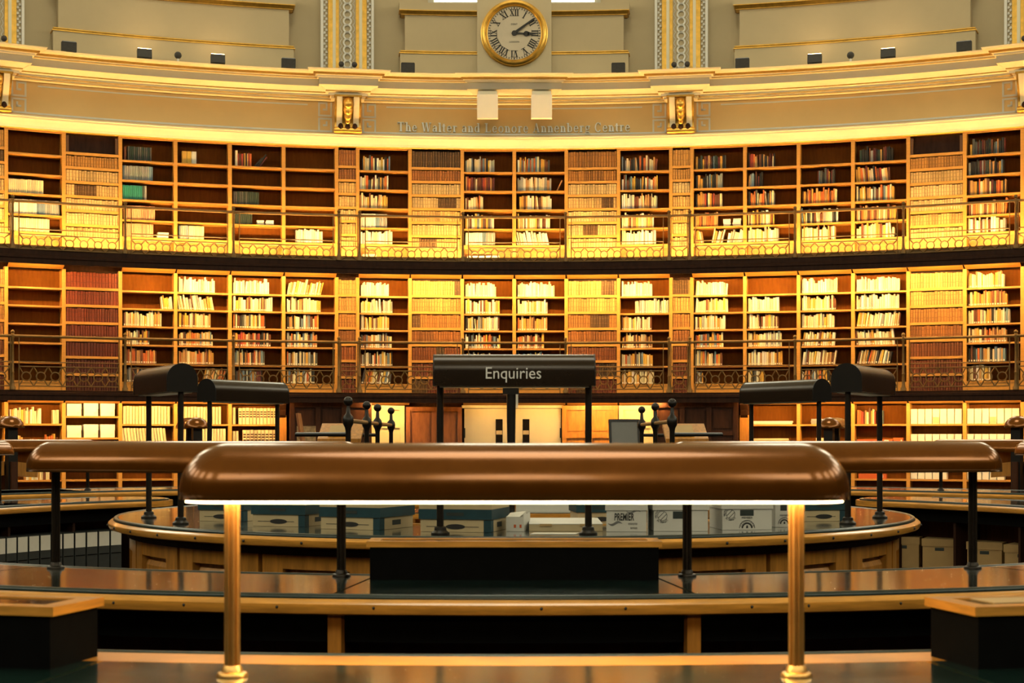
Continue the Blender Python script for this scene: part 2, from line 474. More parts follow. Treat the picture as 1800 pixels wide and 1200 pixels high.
TXT = 'The Walter and Leonore Annenberg Centre'
CAPH = 0.185
adv = [serif_glyph(c)[1] + 0.085 for c in TXT]
total = sum(adv)
half_ang = 205 / F * (D + R) / R
scale_w = 2 * half_ang * R / (total * CAPH)
lettering = thing('frieze_lettering', 'pale raised serif lettering naming the centre across the frieze', 'lettering', (0, R + 0.02, zf0 + 0.10))
x = -total / 2; word = MB(); zl = zf0 + 0.105
for c, a in zip(TXT, adv):
    if c == ' ':
        x += a; continue
    word = MB()
    polys, _ = serif_glyph(c)
    for p in polys:
        pp = []
        for (gx, gz) in p:
            ang = (x + gx) * CAPH * scale_w / R
            pp.append((ang, zl + gz * CAPH))
        for r0, r1 in ((R - 0.012, R + 0.03),):
            vs = [(r0 * math.sin(g), r0 * math.cos(g), z) for g, z in pp] + [(r1 * math.sin(g), r1 * math.cos(g), z) for g, z in pp]
            n = len(pp)
            word.add(vs, [tuple(range(n)), tuple(reversed(range(n, 2 * n)))] + [(i, i + n, (i + 1) % n + n, (i + 1) % n) for i in range(n)])
    obj('letter', word, 'letter_grey', lettering, loc=(0, -R - 0.02, -(zf0 + 0.10)))
    x += a

# ------------------------------------------------------------------ upper wall: pedestals, pilasters, windows
zl0 = prof_z(97, 0); zu0 = prof_z(29, 0); zu1 = prof_z(20, 0); zsill = prof_z(5, 0.0)
def pedestal(th, label):
    t = thing('window_pedestal', label, 'wall panel', (0, 0, 0), 0, 'panelled pedestals under the windows')
    hw = rad(6.05)
    def sw(p0, z0, z1, da, mm, nm, p1=None):
        p1 = p0 if p1 is None else p1
        obj(nm, MB().sweep([(R - p0, z0), (R - p1, z1), (RU + 0.02, z1), (RU + 0.02, z0)], th - hw - da, th + hw + da, 30), mm, t)
    sw(0.03, ZTOP - 0.25, zl0, 0.002, 'tan_paint', 'plinth')
    sw(0.05, zl0, zl0 + 0.018, 0.003, 'gold', 'gilt_bead')
    sw(0.015, zl0 + 0.018, zl0 + 0.045, 0.002, 'gold_dark', 'gilt_hollow')
    sw(0.035, zl0 + 0.045, zl0 + 0.062, 0.002, 'gold', 'gilt_bead')
    sw(0.0, zl0 + 0.062, zu0, -0.0025, 'tan_paint', 'dado_panel')
    sw(0.04, zu0, zu0 + 0.012, 0.001, 'gold', 'gilt_bead')
    sw(0.055, zu0 + 0.012, zu0 + 0.07, 0.002, 'gold_dark', 'gilt_hollow', 0.09)
    sw(0.10, zu0 + 0.07, zu0 + 0.085, 0.003, 'gold', 'gilt_bead')
    sw(0.09, zu0 + 0.085, zsill - 0.04, 0.003, 'tan_paint', 'sill_block')
pedestal(0, 'panelled pedestal under the window, split by the clock pier')
pedestal(rad(-18), 'wide tan panelled pedestal left of the clock with gilt lines')
pedestal(rad(18), 'wide tan panelled pedestal right of the clock with gilt lines')

def window(n, th):
    loc, rz = wall_frame(th, RU)
    root = link('window_%d' % n, None, None, loc, rz)
    tag(root, 'tall arched window high in the drum' + (' above the clock' if n == 1 else ''), 'window', None if n == 1 else 'drum windows', 'structure')
    hw = 1.62; z0 = zsill; z1 = 14.2
    poly = [(-hw, z0), (hw, z0)] + [(hw * math.cos(PI * k / 12), z1 + hw * math.sin(PI * k / 12)) for k in range(13)]
    obj('pane', MB().prism(poly, -0.10, -0.06), 'window_glass', root)
    fr_ = MB()
    fr_.box(-hw - 0.12, -hw, -0.16, 0.0, z0, z1); fr_.box(hw, hw + 0.12, -0.16, 0.0, z0, z1)
    fr_.box(-hw - 0.12, hw + 0.12, -0.2, 0.0, z0 - 0.05, z0 + 0.03)
    for k in range(12):
        a0, a1 = PI * k / 12, PI * (k + 1) / 12
        q = [(hw * math.cos(a0), z1 + hw * math.sin(a0)), ((hw + 0.12) * math.cos(a0), z1 + (hw + 0.12) * math.sin(a0)),
             ((hw + 0.12) * math.cos(a1), z1 + (hw + 0.12) * math.sin(a1)), (hw * math.cos(a1), z1 + hw * math.sin(a1))]
        fr_.prism(q, -0.16, 0.0)
    obj('window_frame', fr_, 'grey_paint', root)
    br = MB()
    for xx in (-0.54, 0.54): br.box(xx - 0.025, xx + 0.025, -0.13, -0.05, z0, z1 + 1.5)
    for zz in (z0 + 1.3, z0 + 2.6, z1): br.box(-hw, hw, -0.13, -0.05, zz - 0.025, zz + 0.025)
    obj('glazing_bar', br, 'grey_paint', root)
for k in range(20): window(k + 1, rad(18 * k))

ring_me = None
def pilaster(th, label):
    global ring_me
    loc, rz = wall_frame(th, RU)
    t = thing('pilaster', label, 'pilaster', (loc[0], loc[1], ZTOP), rz, 'guilloche pilasters')
    z1 = 2.4
    obj('backing', MB().box(-0.44, 0.44, -0.25, 0.0, -0.2, z1), 'pier_paint', t)
    obj('plinth_block', MB().box(-0.37, 0.37, -0.40, -0.2, -0.2, 0.12), 'tan_paint', t)
    for s in (-1, 1):
        obj('edge_fillet', MB().box(s * 0.50 - 0.025, s * 0.50 + 0.025, -0.32, 0.0, -0.2, z1), 'white_paint', t)
        obj('leaf_strip', MB().box(s * 0.43 - 0.045, s * 0.43 + 0.045, -0.27, -0.24, -0.2, z1), 'tan_paint', t)
        lf = MB()
        for k in range(34):
            z = 0.0 + k * 0.055
            e = 0.018 if k % 2 else -0.018
            lf.prism([(s * 0.43 + e - 0.02, z), (s * 0.43 + e + 0.024, z + 0.012), (s * 0.43 + e + 0.012, z + 0.055), (s * 0.43 + e - 0.024, z + 0.045)], -0.29, -0.265)
        o = obj('leaf_carving', lf, 'white_paint', t); o['kind'] = 'stuff'
        obj('gilt_stripe', MB().box(s * 0.335 - 0.045, s * 0.335 + 0.045, -0.33, -0.25, -0.05, z1), 'gold', t)
        obj('gilt_stripe', MB().box(s * 0.20 - 0.03, s * 0.20 + 0.03, -0.32, -0.25, -0.05, z1), 'gold', t)
        obj('cream_stripe', MB().box(s * 0.262 - 0.03, s * 0.262 + 0.03, -0.34, -0.25, -0.05, z1), 'cream_paint', t)
    obj('ring_band', MB().box(-0.17, 0.17, -0.30, -0.25, -0.05, z1), 'tan_paint', t)
    if ring_me is None:
        mb = MB(); N = 18
        vs = []; fs = []
        for k in range(N):
            a = 2 * PI * k / N
            for rr, yy in ((0.058, 0.0), (0.058, -0.03), (0.09, -0.03), (0.09, 0.0)):
                vs.append((rr * math.cos(a), yy, rr * math.sin(a)))
        for k in range(N):
            k2 = (k + 1) % N
            for i in range(4):
                j = (i + 1) % 4
                fs.append((k * 4 + i, k * 4 + j, k2 * 4 + j, k2 * 4 + i))
        mb.add(vs, fs); ring_me = mb.mesh('ring', ['white_paint'])
    for k in range(13):
        link('ring', ring_me, t, (0, -0.30, 0.02 + 0.142 * (k + 0.9)))
        for s in (-1, 1):
            pass
    scal = MB()
    for s in (-1, 1):
        for k in range(14):
            z = 0.02 + 0.142 * (k + 0.4)
            scal.tube([(s * (0.105 + 0.04 * math.sin(PI * i / 6)), -0.305, z + 0.142 * i / 6) for i in range(7)], 0.007, 4)
    o = obj('scallop_line', scal, 'white_paint', t); o['kind'] = 'stuff'
    for s in (-1, 1):
        b_ = obj('lamp_bracket', MB().box(s * 0.13 - 0.03, s * 0.13 + 0.03, -0.50, -0.30, 0.10, 0.17), 'white_paint', t)
        rs = MB(); rs.m = Matrix.Translation((s * 0.13, -0.5, 0.235)) @ Matrix.Rotation(PI / 2, 4, 'X')
        rs.lathe([(0.03, -0.06), (0.05, -0.02), (0.055, 0.03), (0.04, 0.045), (0.001, 0.05)], 14, close=False)
        obj('round_lamp', rs, 'rosette', t, True)
    obj('lamp_tray', MB().box(-0.2, 0.2, -0.46, -0.3, 0.06, 0.11), 'white_paint', t)
pilaster(rad(-27), 'cream and gold ringed pilaster cut by the left edge')
pilaster(rad(-9), 'cream and gold ringed pilaster left of the clock')
pilaster(rad(9), 'cream and gold ringed pilaster right of the clock')
pilaster(rad(27), 'cream and gold ringed pilaster cut by the right edge')

# ------------------------------------------------------------------ clock
zc = prof_z(62, -0.0)
loc, rz = wall_frame(0, R)
pier = thing('clock_pier', 'plain tan square pier carrying the clock', 'pier', (0, R, ZTOP - 0.2))
obj('pier_block', MB().box(-0.745, 0.745, -0.12, 0.26, 0, 2.2), 'pier_paint', pier)
clock = thing('wall_clock', 'round gilt-rimmed wall clock with Roman numerals', 'clock', (0, R - 0.12, zc))
def lathe_y(prof, n, name, mm, parent):
    mb = MB(); mb.m = Matrix.Rotation(PI / 2, 4, 'X'); mb.lathe(prof, n, close=False)
    return obj(name, mb, mm, parent, True)
lathe_y([(0.001, 0.03), (0.56, 0.03), (0.56, 0.0)], 64, 'dial', 'clock_face', clock)
lathe_y([(0.535, 0.0), (0.535, 0.05), (0.55, 0.065), (0.56, 0.06), (0.575, 0.085), (0.60, 0.11), (0.63, 0.10), (0.65, 0.07), (0.655, 0.05), (0.67, 0.04), (0.672, 0.0)], 64, 'bezel', 'gold', clock)
tk = MB()
for k in range(60):
    a = 2 * PI * k / 60
    tk.m = Matrix.Rotation(a, 4, 'Y') @ Matrix.Translation((0, 0, 0.505))
    w = 0.011 if k % 5 == 0 else 0.007
    tk.box(-w, w, -0.036, -0.028, -0.017, 0.017)
obj('minute_track', tk, 'clock_black', clock)['kind'] = 'stuff'
NUM = ['XII', 'I', 'II', 'III', 'IIII', 'V', 'VI', 'VII', 'VIII', 'IX', 'X', 'XI']
for k, s in enumerate(NUM):
    mb = MB(); a = 2 * PI * k / 12
    ws = {'I': 0.045, 'V': 0.095, 'X': 0.095}
    tot = sum(ws[c] for c in s); x = -tot / 2; H = 0.135
    mb.m = Matrix.Rotation(a, 4, 'Y') @ Matrix.Translation((0, 0, 0.345))
    def pb(p): mb.prism(p, -0.037, -0.028)
    for c in s:
        w = ws[c]
        if c == 'I':
            pb([(x + w / 2 - 0.012, 0), (x + w / 2 + 0.012, 0), (x + w / 2 + 0.012, H), (x + w / 2 - 0.012, H)])
        elif c == 'V':
            pb([(x + w / 2 - 0.012, 0), (x + w / 2 + 0.012, 0), (x + 0.028, H), (x + 0.002, H)]); pb([(x + w / 2 - 0.004, 0), (x + w / 2 + 0.006, 0), (x + w - 0.006, H), (x + w - 0.016, H)])
        else:
            pb([(x + w - 0.026, 0), (x + w - 0.002, 0), (x + 0.026, H), (x + 0.002, H)]); pb([(x + 0.004, 0), (x + 0.014, 0), (x + w - 0.004, H), (x + w - 0.014, H)])
        x += w
    pb([(-tot / 2, 0), (tot / 2, 0), (tot / 2, 0.009), (-tot / 2, 0.009)]); pb([(-tot / 2, H - 0.009), (tot / 2, H - 0.009), (tot / 2, H), (-tot / 2, H)])
    obj('numeral', mb, 'clock_black', clock)
def hand(name, ang, poly_fn):
    mb = MB(); mb.m = Matrix.Rotation(rad(ang), 4, 'Y'); poly_fn(mb); return obj(name, mb, 'clock_black', clock)
hand('minute_hand', 54, lambda mb: (mb.prism([(-0.028, -0.05), (0.028, -0.05), (0.016, 0.49), (0, 0.515), (-0.016, 0.49)], -0.06, -0.05)))
def hh(mb):
    mb.prism([(-0.022, -0.04), (0.022, -0.04), (0.016, 0.2), (-0.016, 0.2)], -0.05, -0.042)
    mb.prism([(0.055 * math.cos(2 * PI * k / 14), 0.24 + 0.055 * math.sin(2 * PI * k / 14)) for k in range(14)], -0.05, -0.042)
    mb.prism([(-0.045, 0.27), (0.045, 0.27), (0.008, 0.38), (0, 0.43), (-0.008, 0.38)], -0.05, -0.042)
hand('hour_hand', 92.5, hh)
lathe_y([(0.05, 0.03), (0.05, 0.07), (0.001, 0.075)], 18, 'boss', 'clock_black', clock)
me = text_mesh('DENT', 0.05, 0.002, ['clock_black']); link('maker_text', me, clock, (0, -0.032, 0.165))
me = text_mesh('LONDON', 0.045, 0.002, ['clock_black']); link('place_text', me, clock, (0, -0.032, -0.185))

# ------------------------------------------------------------------ floodlights standing on the cornice
def floodlight(px, py, w, h, bright, label, r_off=0.45):
    th = math.asin(max(-1, min(1, 0)))  # solved below
    u = (px - 904) / F
    rr = R - r_off
    # ray x = u*(y + D) meets circle rr
    A = 1 + u * u; B = 2 * u * u * D; C_ = u * u * D * D - rr * rr
    y = (-B + math.sqrt(B * B - 4 * A * C_)) / (2 * A)
    th = math.atan2(u * (y + D), y)
    loc, rz = wall_frame(th, rr, ZTOP)
    t = thing('floodlight', label, 'floodlight', loc, rz, 'floodlights on the cornice')
    W = 0.27; tilt = rad(-12 if bright else 4)
    mb = MB(); mb.m = Matrix.Translation((0, 0, 0.06)) @ Matrix.Rotation(tilt, 4, 'X')
    mb.box(-W / 2, W / 2, -0.06, 0.06, 0.0, 0.17)
    mb.box(-W / 2 + 0.02, W / 2 - 0.02, 0.06, 0.085, 0.03, 0.14)
    obj('housing', mb, 'spot_black', t)
    mb = MB(); mb.m = Matrix.Translation((0, 0, 0.06)) @ Matrix.Rotation(tilt, 4, 'X')
    mb.box(-W / 2 + 0.01, W / 2 - 0.01, -0.05, 0.05, 0.17, 0.182)
    obj('lens', mb, 'opal_lit' if bright else 'dark_glass', t)
    obj('stand', MB().box(-0.05, 0.05, -0.03, 0.03, 0.0, 0.07), 'spot_black', t)
    if bright:
        ld = bpy.data.lights.new('flood', 'AREA'); ld.shape = 'RECTANGLE'; ld.size = 0.24; ld.size_y = 0.09
        ld.energy = FLOOD_W; ld.color = (1.0, 0.74, 0.42)
        lo = bpy.data.objects.new('flood_beam', ld); COL.objects.link(lo); lo.parent = t
        lo.location = (0, 0.0, 0.26); lo.rotation_euler = (rad(180) + rad(12), 0, 0)
for px, br, lb in ((121, 0, 'black floodlight at the left end of the left panel'), (254, 1, 'floodlight with lit top left of the small camera on the left'),
                   (383, 1, 'floodlight with lit top right of the small camera on the left'), (507, 0, 'black floodlight at the right end of the left panel'),
                   (717, 0, 'black floodlight on the cornice left of the clock'), (1087, 0, 'black floodlight on the cornice right of the clock'),
                   (1305, 0, 'black floodlight at the left end of the right panel'), (1432, 1, 'floodlight with lit top left of the small camera on the right'),
                   (1561, 1, 'floodlight with lit top right of the small camera on the right'), (1695, 0, 'black floodlight at the right end of the right panel')):
    floodlight(px, 0, 0, 0, br, lb, 0.5)
for th, lb in ((rad(-18), 'small black round camera on the cornice left of the clock'), (rad(18), 'small black round camera on the cornice right of the clock')):
    loc, rz = wall_frame(th, R - 0.45, ZTOP)
    t = thing('ceiling_camera', lb, 'camera', loc, rz)
    obj('stem', MB().lathe([(0.035, 0), (0.02, 0.04), (0.02, 0.13)], 10), 'white_paint', t)
    mb = MB(); mb.sphere((0, 0, 0.18), 0.07, 14, 10); obj('head', mb, 'spot_black', t, True)

# white reflector boxes hanging under the cornice
for s, lb in ((-1, 'white square box hung under the cornice, left of the clock axis'), (1, 'white square box hung under the cornice, right of the clock axis')):
    xc = (857 - 904 if s < 0 else 952 - 904) / F * (D + R - 0.6)
    t = thing('reflector_box', lb, 'box', (xc, R - 0.62, prof_z(207, 0.6)), 0, 'white boxes under the cornice')
    bs = MB(); bs.hexa([(-0.205, 0.03, 0), (0.205, 0.03, 0), (0.205, 0.17, 0), (-0.205, 0.17, 0), (-0.205, -0.08, 0.44), (0.205, -0.08, 0.44), (0.205, 0.17, 0.44), (-0.205, 0.17, 0.44)])
    obj('box_shell', bs, 'white_paint', t)
    obj('hanger', MB().box(-0.19, 0.19, -0.01, 0.3, 0.44, 0.52), 'cream_paint', t)

# ------------------------------------------------------------------ gilt brackets in the frieze
def bracket(th, label):
    loc, rz = wall_frame(th, R + 0.02)
    t = thing('console_bracket', label, 'bracket', (loc[0], loc[1], zf0), rz, 'gilt console brackets')
    H = zf1 - zf0 + 0.02
    def prof(sc_, off=0.0):
        pts = []
        for k in range(17):
            u = k / 16
            y = 0.16 + 0.22 * u ** 1.6 + 0.035 * math.sin(u * 2 * PI + 2.6)
            pts.append((-(y * sc_) - off, u * H))
        return pts + [(0.02, H), (0.02, 0)]
    obj('body', MB().prism_x(prof(0.9), -0.255, 0.255), 'gold', t, False)
    for xx in (-0.165, 0.165):
        obj('scroll_rib', MB().prism_x(prof(1.0, 0.03), xx - 0.055, xx + 0.055), 'cream_paint', t)
    for xx in (-0.235, 0.235):
        obj('edge_rib', MB().prism_x(prof(1.0, 0.025), xx - 0.022, xx + 0.022), 'gold', t)
    lf = MB()
    for k, (z, w, p) in enumerate(((0.80, 0.09, 0.46), (0.62, 0.085, 0.40), (0.47, 0.075, 0.33), (0.34, 0.05, 0.28))):
        z *= H
        lf.sphere((0, -p + 0.02, z), w, 10, 6, 1.35)
    obj('acanthus_leaf', lf, 'gold', t, True)
    dr = MB()
    for xx in (-0.14, 0.0, 0.14): dr.sphere((xx, -0.235, 0.19 * H), 0.052, 10, 6, 1.3)
    obj('drop', dr, 'mahogany', t, True)
    mb = MB(); mb.m = Matrix.Translation((0, -0.2, 0.06)) @ Matrix.Rotation(PI / 2, 4, 'Y'); mb.lathe([(0.055, -0.27), (0.07, -0.2), (0.055, 0), (0.07, 0.2), (0.055, 0.27)], 12)
    obj('lower_volute', mb, 'gold', t, True)
    obj('cap', MB().box(-0.27, 0.27, -0.45, 0.02, H, H + 0.035), 'gold_dark', t)
bracket(rad(-27), 'gilt console bracket at the left edge of the frieze')
bracket(rad(-9), 'gilt console bracket left of the frieze lettering')
bracket(rad(9), 'gilt console bracket right of the frieze lettering')
bracket(rad(27), 'gilt console bracket at the right edge of the frieze')

# ------------------------------------------------------------------ bays of the round book wall
NARROW = rad(1.12)
WIDE = (rad(18) - NARROW) / 6
BW = 2 * R * math.tan(WIDE / 2)
NW = 2 * R * math.tan(NARROW / 2)
KINDS = {-1: 'OFOOOO', 0: 'OFOOFO', 1: 'OOOOFO'}
BAYS = []                        # (angle, width, kind, number)
num = 0
for s in (-1, 0, 1):
    BAYS.append((s * rad(18) - rad(9), NW, 'N', len([b for b in BAYS if b[2] == 'N'])))
    for k, kd in enumerate(KINDS[s]):
        BAYS.append((s * rad(18) - rad(9) + NARROW / 2 + WIDE * (k + 0.5), BW, kd, num)); num += 1
BAYS.append((rad(27), NW, 'N', 3))
EXTRA = []                       # bays that run on past both picture edges
for s in (-1, 1):
    for k in range(3):
        EXTRA.append((s * (rad(27) + NARROW / 2 + WIDE * (k + 0.5)), BW, 'X', len(EXTRA)))
XNAME = ['%s beyond the %s picture edge' % (w_, e_) for e_ in ('left', 'right') for w_ in ('first', 'second', 'third')]
NNAME = ['at the left edge', 'under the bracket left of the clock', 'under the bracket right of the clock', 'at the right edge']

T2 = dict(nm='upper gallery', base=5.0, top=7.345, sh=[6.90, 6.52, 6.145, 5.757, 5.425, 5.15])
T1 = dict(nm='lower gallery', base=2.43, top=4.75, sh=[4.39, 4.05, 3.71, 3.353, 2.99, 2.63])
T0 = dict(nm='ground floor', base=0.0, top=2.22, sh=[1.82, 1.34, 0.76, 0.12])
DEPTH = 0.33
shelf_cache = {}
def cached(key, fn):
    if key not in shelf_cache: shelf_cache[key] = fn()
    return shelf_cache[key]

def bookcase(tier, th, w, label, group, shelves=None):
    loc, rz = wall_frame(th, R, tier['base'])
    t = thing('bookcase', label, 'bookcase', loc, rz, group)
    H = tier['top'] - tier['base']
    up = cached(('up', tier['nm'], round(w, 3)), lambda: MB().box(-0.017, 0.017, -0.01, DEPTH, 0, H).mesh('upright', ['oak']))
    link('upright', up, t, (-w / 2 + 0.0175, 0, 0)); link('upright', up, t, (w / 2 - 0.0175, 0, 0))
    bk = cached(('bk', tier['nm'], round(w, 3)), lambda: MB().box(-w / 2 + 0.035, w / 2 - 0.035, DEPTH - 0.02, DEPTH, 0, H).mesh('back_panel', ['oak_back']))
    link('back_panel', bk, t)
    sm = cached(('sh', round(w, 3)), lambda: MB().box(-w / 2 + 0.035, w / 2 - 0.035, 0, DEPTH - 0.02, -0.034, 0).mesh('shelf', ['oak_shelf']))
    for z in (shelves or tier['sh']):
        link('shelf', sm, t, (0, 0, z - tier['base']))
    if tier is T2:
        link('top_rail', cached(('tr', round(w, 3)), lambda: MB().box(-w / 2 + 0.035, w / 2 - 0.035, 0, 0.05, H - 0.03, H).mesh('top_rail', ['oak'])), t)
        link('base_back', cached(('bb', round(w, 3)), lambda: MB().box(-w / 2 + 0.036, w / 2 - 0.036, DEPTH - 0.03, DEPTH - 0.021, 0.15, 0.385).mesh('base_back', ['oak'])), t)
        link('apron', cached(('ap', round(w, 3)), lambda: MB().box(-w / 2 + 0.035, w / 2 - 0.035, -0.008, 0.02, 5.425 - 5.0 - 0.075, 5.425 - 5.0 - 0.035).mesh('apron', ['oak_shelf'])), t)
    link('plinth', cached(('pl', tier['nm'], round(w, 3)), lambda: MB().box(-w / 2 + 0.035, w / 2 - 0.035, 0.01, 0.04, 0, max(0.03, tier['sh'][-1] - tier['base'] - 0.035)).mesh('plinth', ['oak'])), t)
    return t

PAL = {  # name -> colour as printed on cloth
    'cream': '#e9d9ae', 'white': '#f0ead8', 'tan': '#c8955a', 'ochre': '#d09a3e', 'brown': '#6a3a1c', 'black': '#17130f', 'dark green': '#26352a',
    'slate blue': '#6f8797', 'grey': '#9b9c95', 'teal': '#2f8f7d', 'red': '#a8402a', 'orange': '#cf6a2b', 'maroon': '#5a1f1a', 'pink-tan': '#d69a72', 'yellow': '#e6b64a', 'dark grey': '#4a4a46'}
PALC = {k: srgb(v) for k, v in PAL.items()}
STYLE = {
    'm': ['cream', 'tan', 'ochre', 'slate blue', 'grey', 'black', 'brown', 'orange', 'cream', 'white', 'dark grey', 'yellow'],
    'c': ['cream', 'cream', 'white', 'tan', 'cream', 'yellow', 'ochre', 'grey', 'cream', 'brown', 'white'],
    'w': ['white', 'white', 'cream', 'white', 'cream', 'grey', 'white'],
    'd': ['black', 'dark grey', 'brown', 'dark green', 'black', 'maroon', 'tan', 'ochre', 'slate blue', 'black', 'grey'],
    'r': ['red', 'orange', 'tan', 'brown', 'ochre', 'black', 'maroon', 'cream'],
    'g': ['grey', 'slate blue', 'grey'], 'b': ['white', 'white', 'white', 'slate blue', 'grey', 'grey'], 't': ['teal', 'teal', 'teal', 'teal', 'teal', 'dark grey', 'grey'],
    'p': ['pink-tan'], 'u': ['cream'], 'k': ['dark green', 'dark grey'], 'y': ['yellow', 'white', 'yellow'], 'o': ['tan', 'ochre', 'cream', 'tan', 'brown', 'orange']}
BOOKS = []
def fill(tier_name, bay, row, zsh, x0, x1, style, lean=0, htop=0.31):
    th, w, kd, n = bay
    wi = w - 0.09
    x = -wi / 2 + x0 * wi; xe = -wi / 2 + x1 * wi
    uni = style in 'pugktb'
    cols = STYLE[style]; i = 0
    hbase = random.uniform(0.255, 0.28) if uni else 0
    while True:
        bw = random.uniform(0.030, 0.040) if uni else random.choice((random.uniform(0.018, 0.032), random.uniform(0.028, 0.05)))
        if style == 'y': bw = 0.09
        if x + bw > xe: break
        if uni and len(cols) > 1 and style in 'tb':
            c = cols[min(len(cols) - 1, int((x - (-wi / 2 + x0 * wi)) / max(0.01, (xe + wi / 2 - x0 * wi)) * len(cols)))]
        else: c = random.choice(cols)
        h = hbase + random.uniform(-0.004, 0.004) if uni else min(htop, max(0.19, random.gauss(0.258, 0.026)))
        if style == 'y': h = 0.24
        lv = 0.0
        if lean: lv = rad(lean) * random.uniform(0.6, 1.1)
        elif not uni and random.random() < 0.07: lv = rad(random.uniform(-6, 6))
        BOOKS.append(dict(tier=tier_name, bay=bay, row=row, x=x + bw / 2, z=zsh, w=bw, h=h, d=random.uniform(0.15, 0.2), lean=lv, col=c, i=i, kind='v'))
        i += 1
        x += bw * 1.03 + (abs(math.sin(lv)) * (0.02 if lean else 0.06)) + (random.uniform(0.0, 0.003))
def stack(tier_name, bay, row, zsh, x0, x1, n, col='white'):
    th, w, kd, nb = bay; wi = w - 0.09
    xa, xb = -wi / 2 + x0 * wi, -wi / 2 + x1 * wi
    z = zsh
    for i in range(n):
        h = random.uniform(0.028, 0.042)
        BOOKS.append(dict(tier=tier_name, bay=bay, row=row, x=(xa + xb) / 2 + random.uniform(-0.01, 0.01), z=z, w=xb - xa - random.uniform(0, 0.03), h=h, d=0.2, lean=0, col=col, i=i, kind='h'))
        z += h + 0.001

# what stands on each shelf, read off the photograph: row -> [(from, to, style, lean)]
UP = {
 0: {2: [(0, .7, 'u', 0)], 3: [(.02, .97, 'b', 0)], 4: [(.02, .8, 'u', 0)]},
 2: {0: [(.03, .1, 'r', 0), (.1, .6, 'k', 0)], 1: [(0, .6, 'g', 0)], 2: [(0, .5, 't', 0)], 3: [(.02, .66, 'p', 0)], 4: [(.02, .64, 'p', 0)]},
 3: {0: [(.08, .45, 'y', 0)], 4: [(.02, .22, 'g', 0), (.22, .56, 'u', 0)]},
 4: {0: [(.06, .42, 'r', 0), (.44, .6, 'd', 38)], 2: [(.02, .58, 'k', 0)], 3: [(.02, .42, 'k', 0)]},
 5: {4: [(.2, .8, 'w', 0)]},
 6: {0: [(.05, .66, 'm', 0)], 1: [(0, .62, 'm', 0)], 2: [(0, .6, 'c', 0)], 3: [(.02, .58, 'b', 0)], 4: [(.02, .7, 'w', 0)]},
 8: {0: [(.02, .64, 'm', 0)], 1: [(.02, .64, 'r', 0)], 2: [(.02, .4, 'o', 0)], 3: [(.02, .64, 'm', 0)], 4: [(.02, .66, 'b', 0)]},
 9: {0: [(.02, .74, 'm', 0)], 1: [(.02, .74, 'c', 0), (.84, .88, 'o', 30)], 2: [(.06, .74, 'c', 0)], 3: [(.02, .72, 'c', 0)], 4: [(.02, .72, 'w', -14)]},
 11: {0: [(.02, .76, 'm', 0)], 1: [(.02, .82, 'm', 0)], 2: [(.02, .8, 'c', 0)], 3: [(.02, .72, 'c', 0)], 4: [(.02, .74, 'w', 0)]},
 12: {0: [(.03, .66, 'd', 0)], 1: [(.03, .62, 'd', 0)], 2: [(.03, .6, 'r', 0)], 3: [(.03, .54, 'o', 0)], 4: [(.02, .22, 'c', -10), (.36, .62, 'c', 16), (.68, 1.0, 'c', 14)]},
 13: {0: [(.02, .58, 'r', 0)], 1: [(.02, .34, 'd', 0)], 2: [(.02, .6, 'm', 0)], 3: [(.02, .56, 'c', 0)], 4: [(.02, .65, 'c', 0)]},
 14: {1: [(.34, .7, 'd', 0)], 2: [(.03, .76, 'o', 0)], 3: [(.02, .75, 'm', 0)], 4: [(.02, .72, 'c', 0)]},
 15: {0: [(.08, .75, 'd', 0)], 1: [(.02, .7, 'r', -6)], 2: [(.02, .78, 'm', 0)], 3: [(.02, .8, 'o', 0)], 4: [(.02, .8, 'c', 0)]},
 17: {0: [(.05, .75, 'd', 0)], 1: [(.02, .72, 'd', 0)], 2: [(.02, .75, 'r', 0)], 3: [(.02, .76, 'o', 0)], 4: [(.02, .75, 'c', 0)]},
}
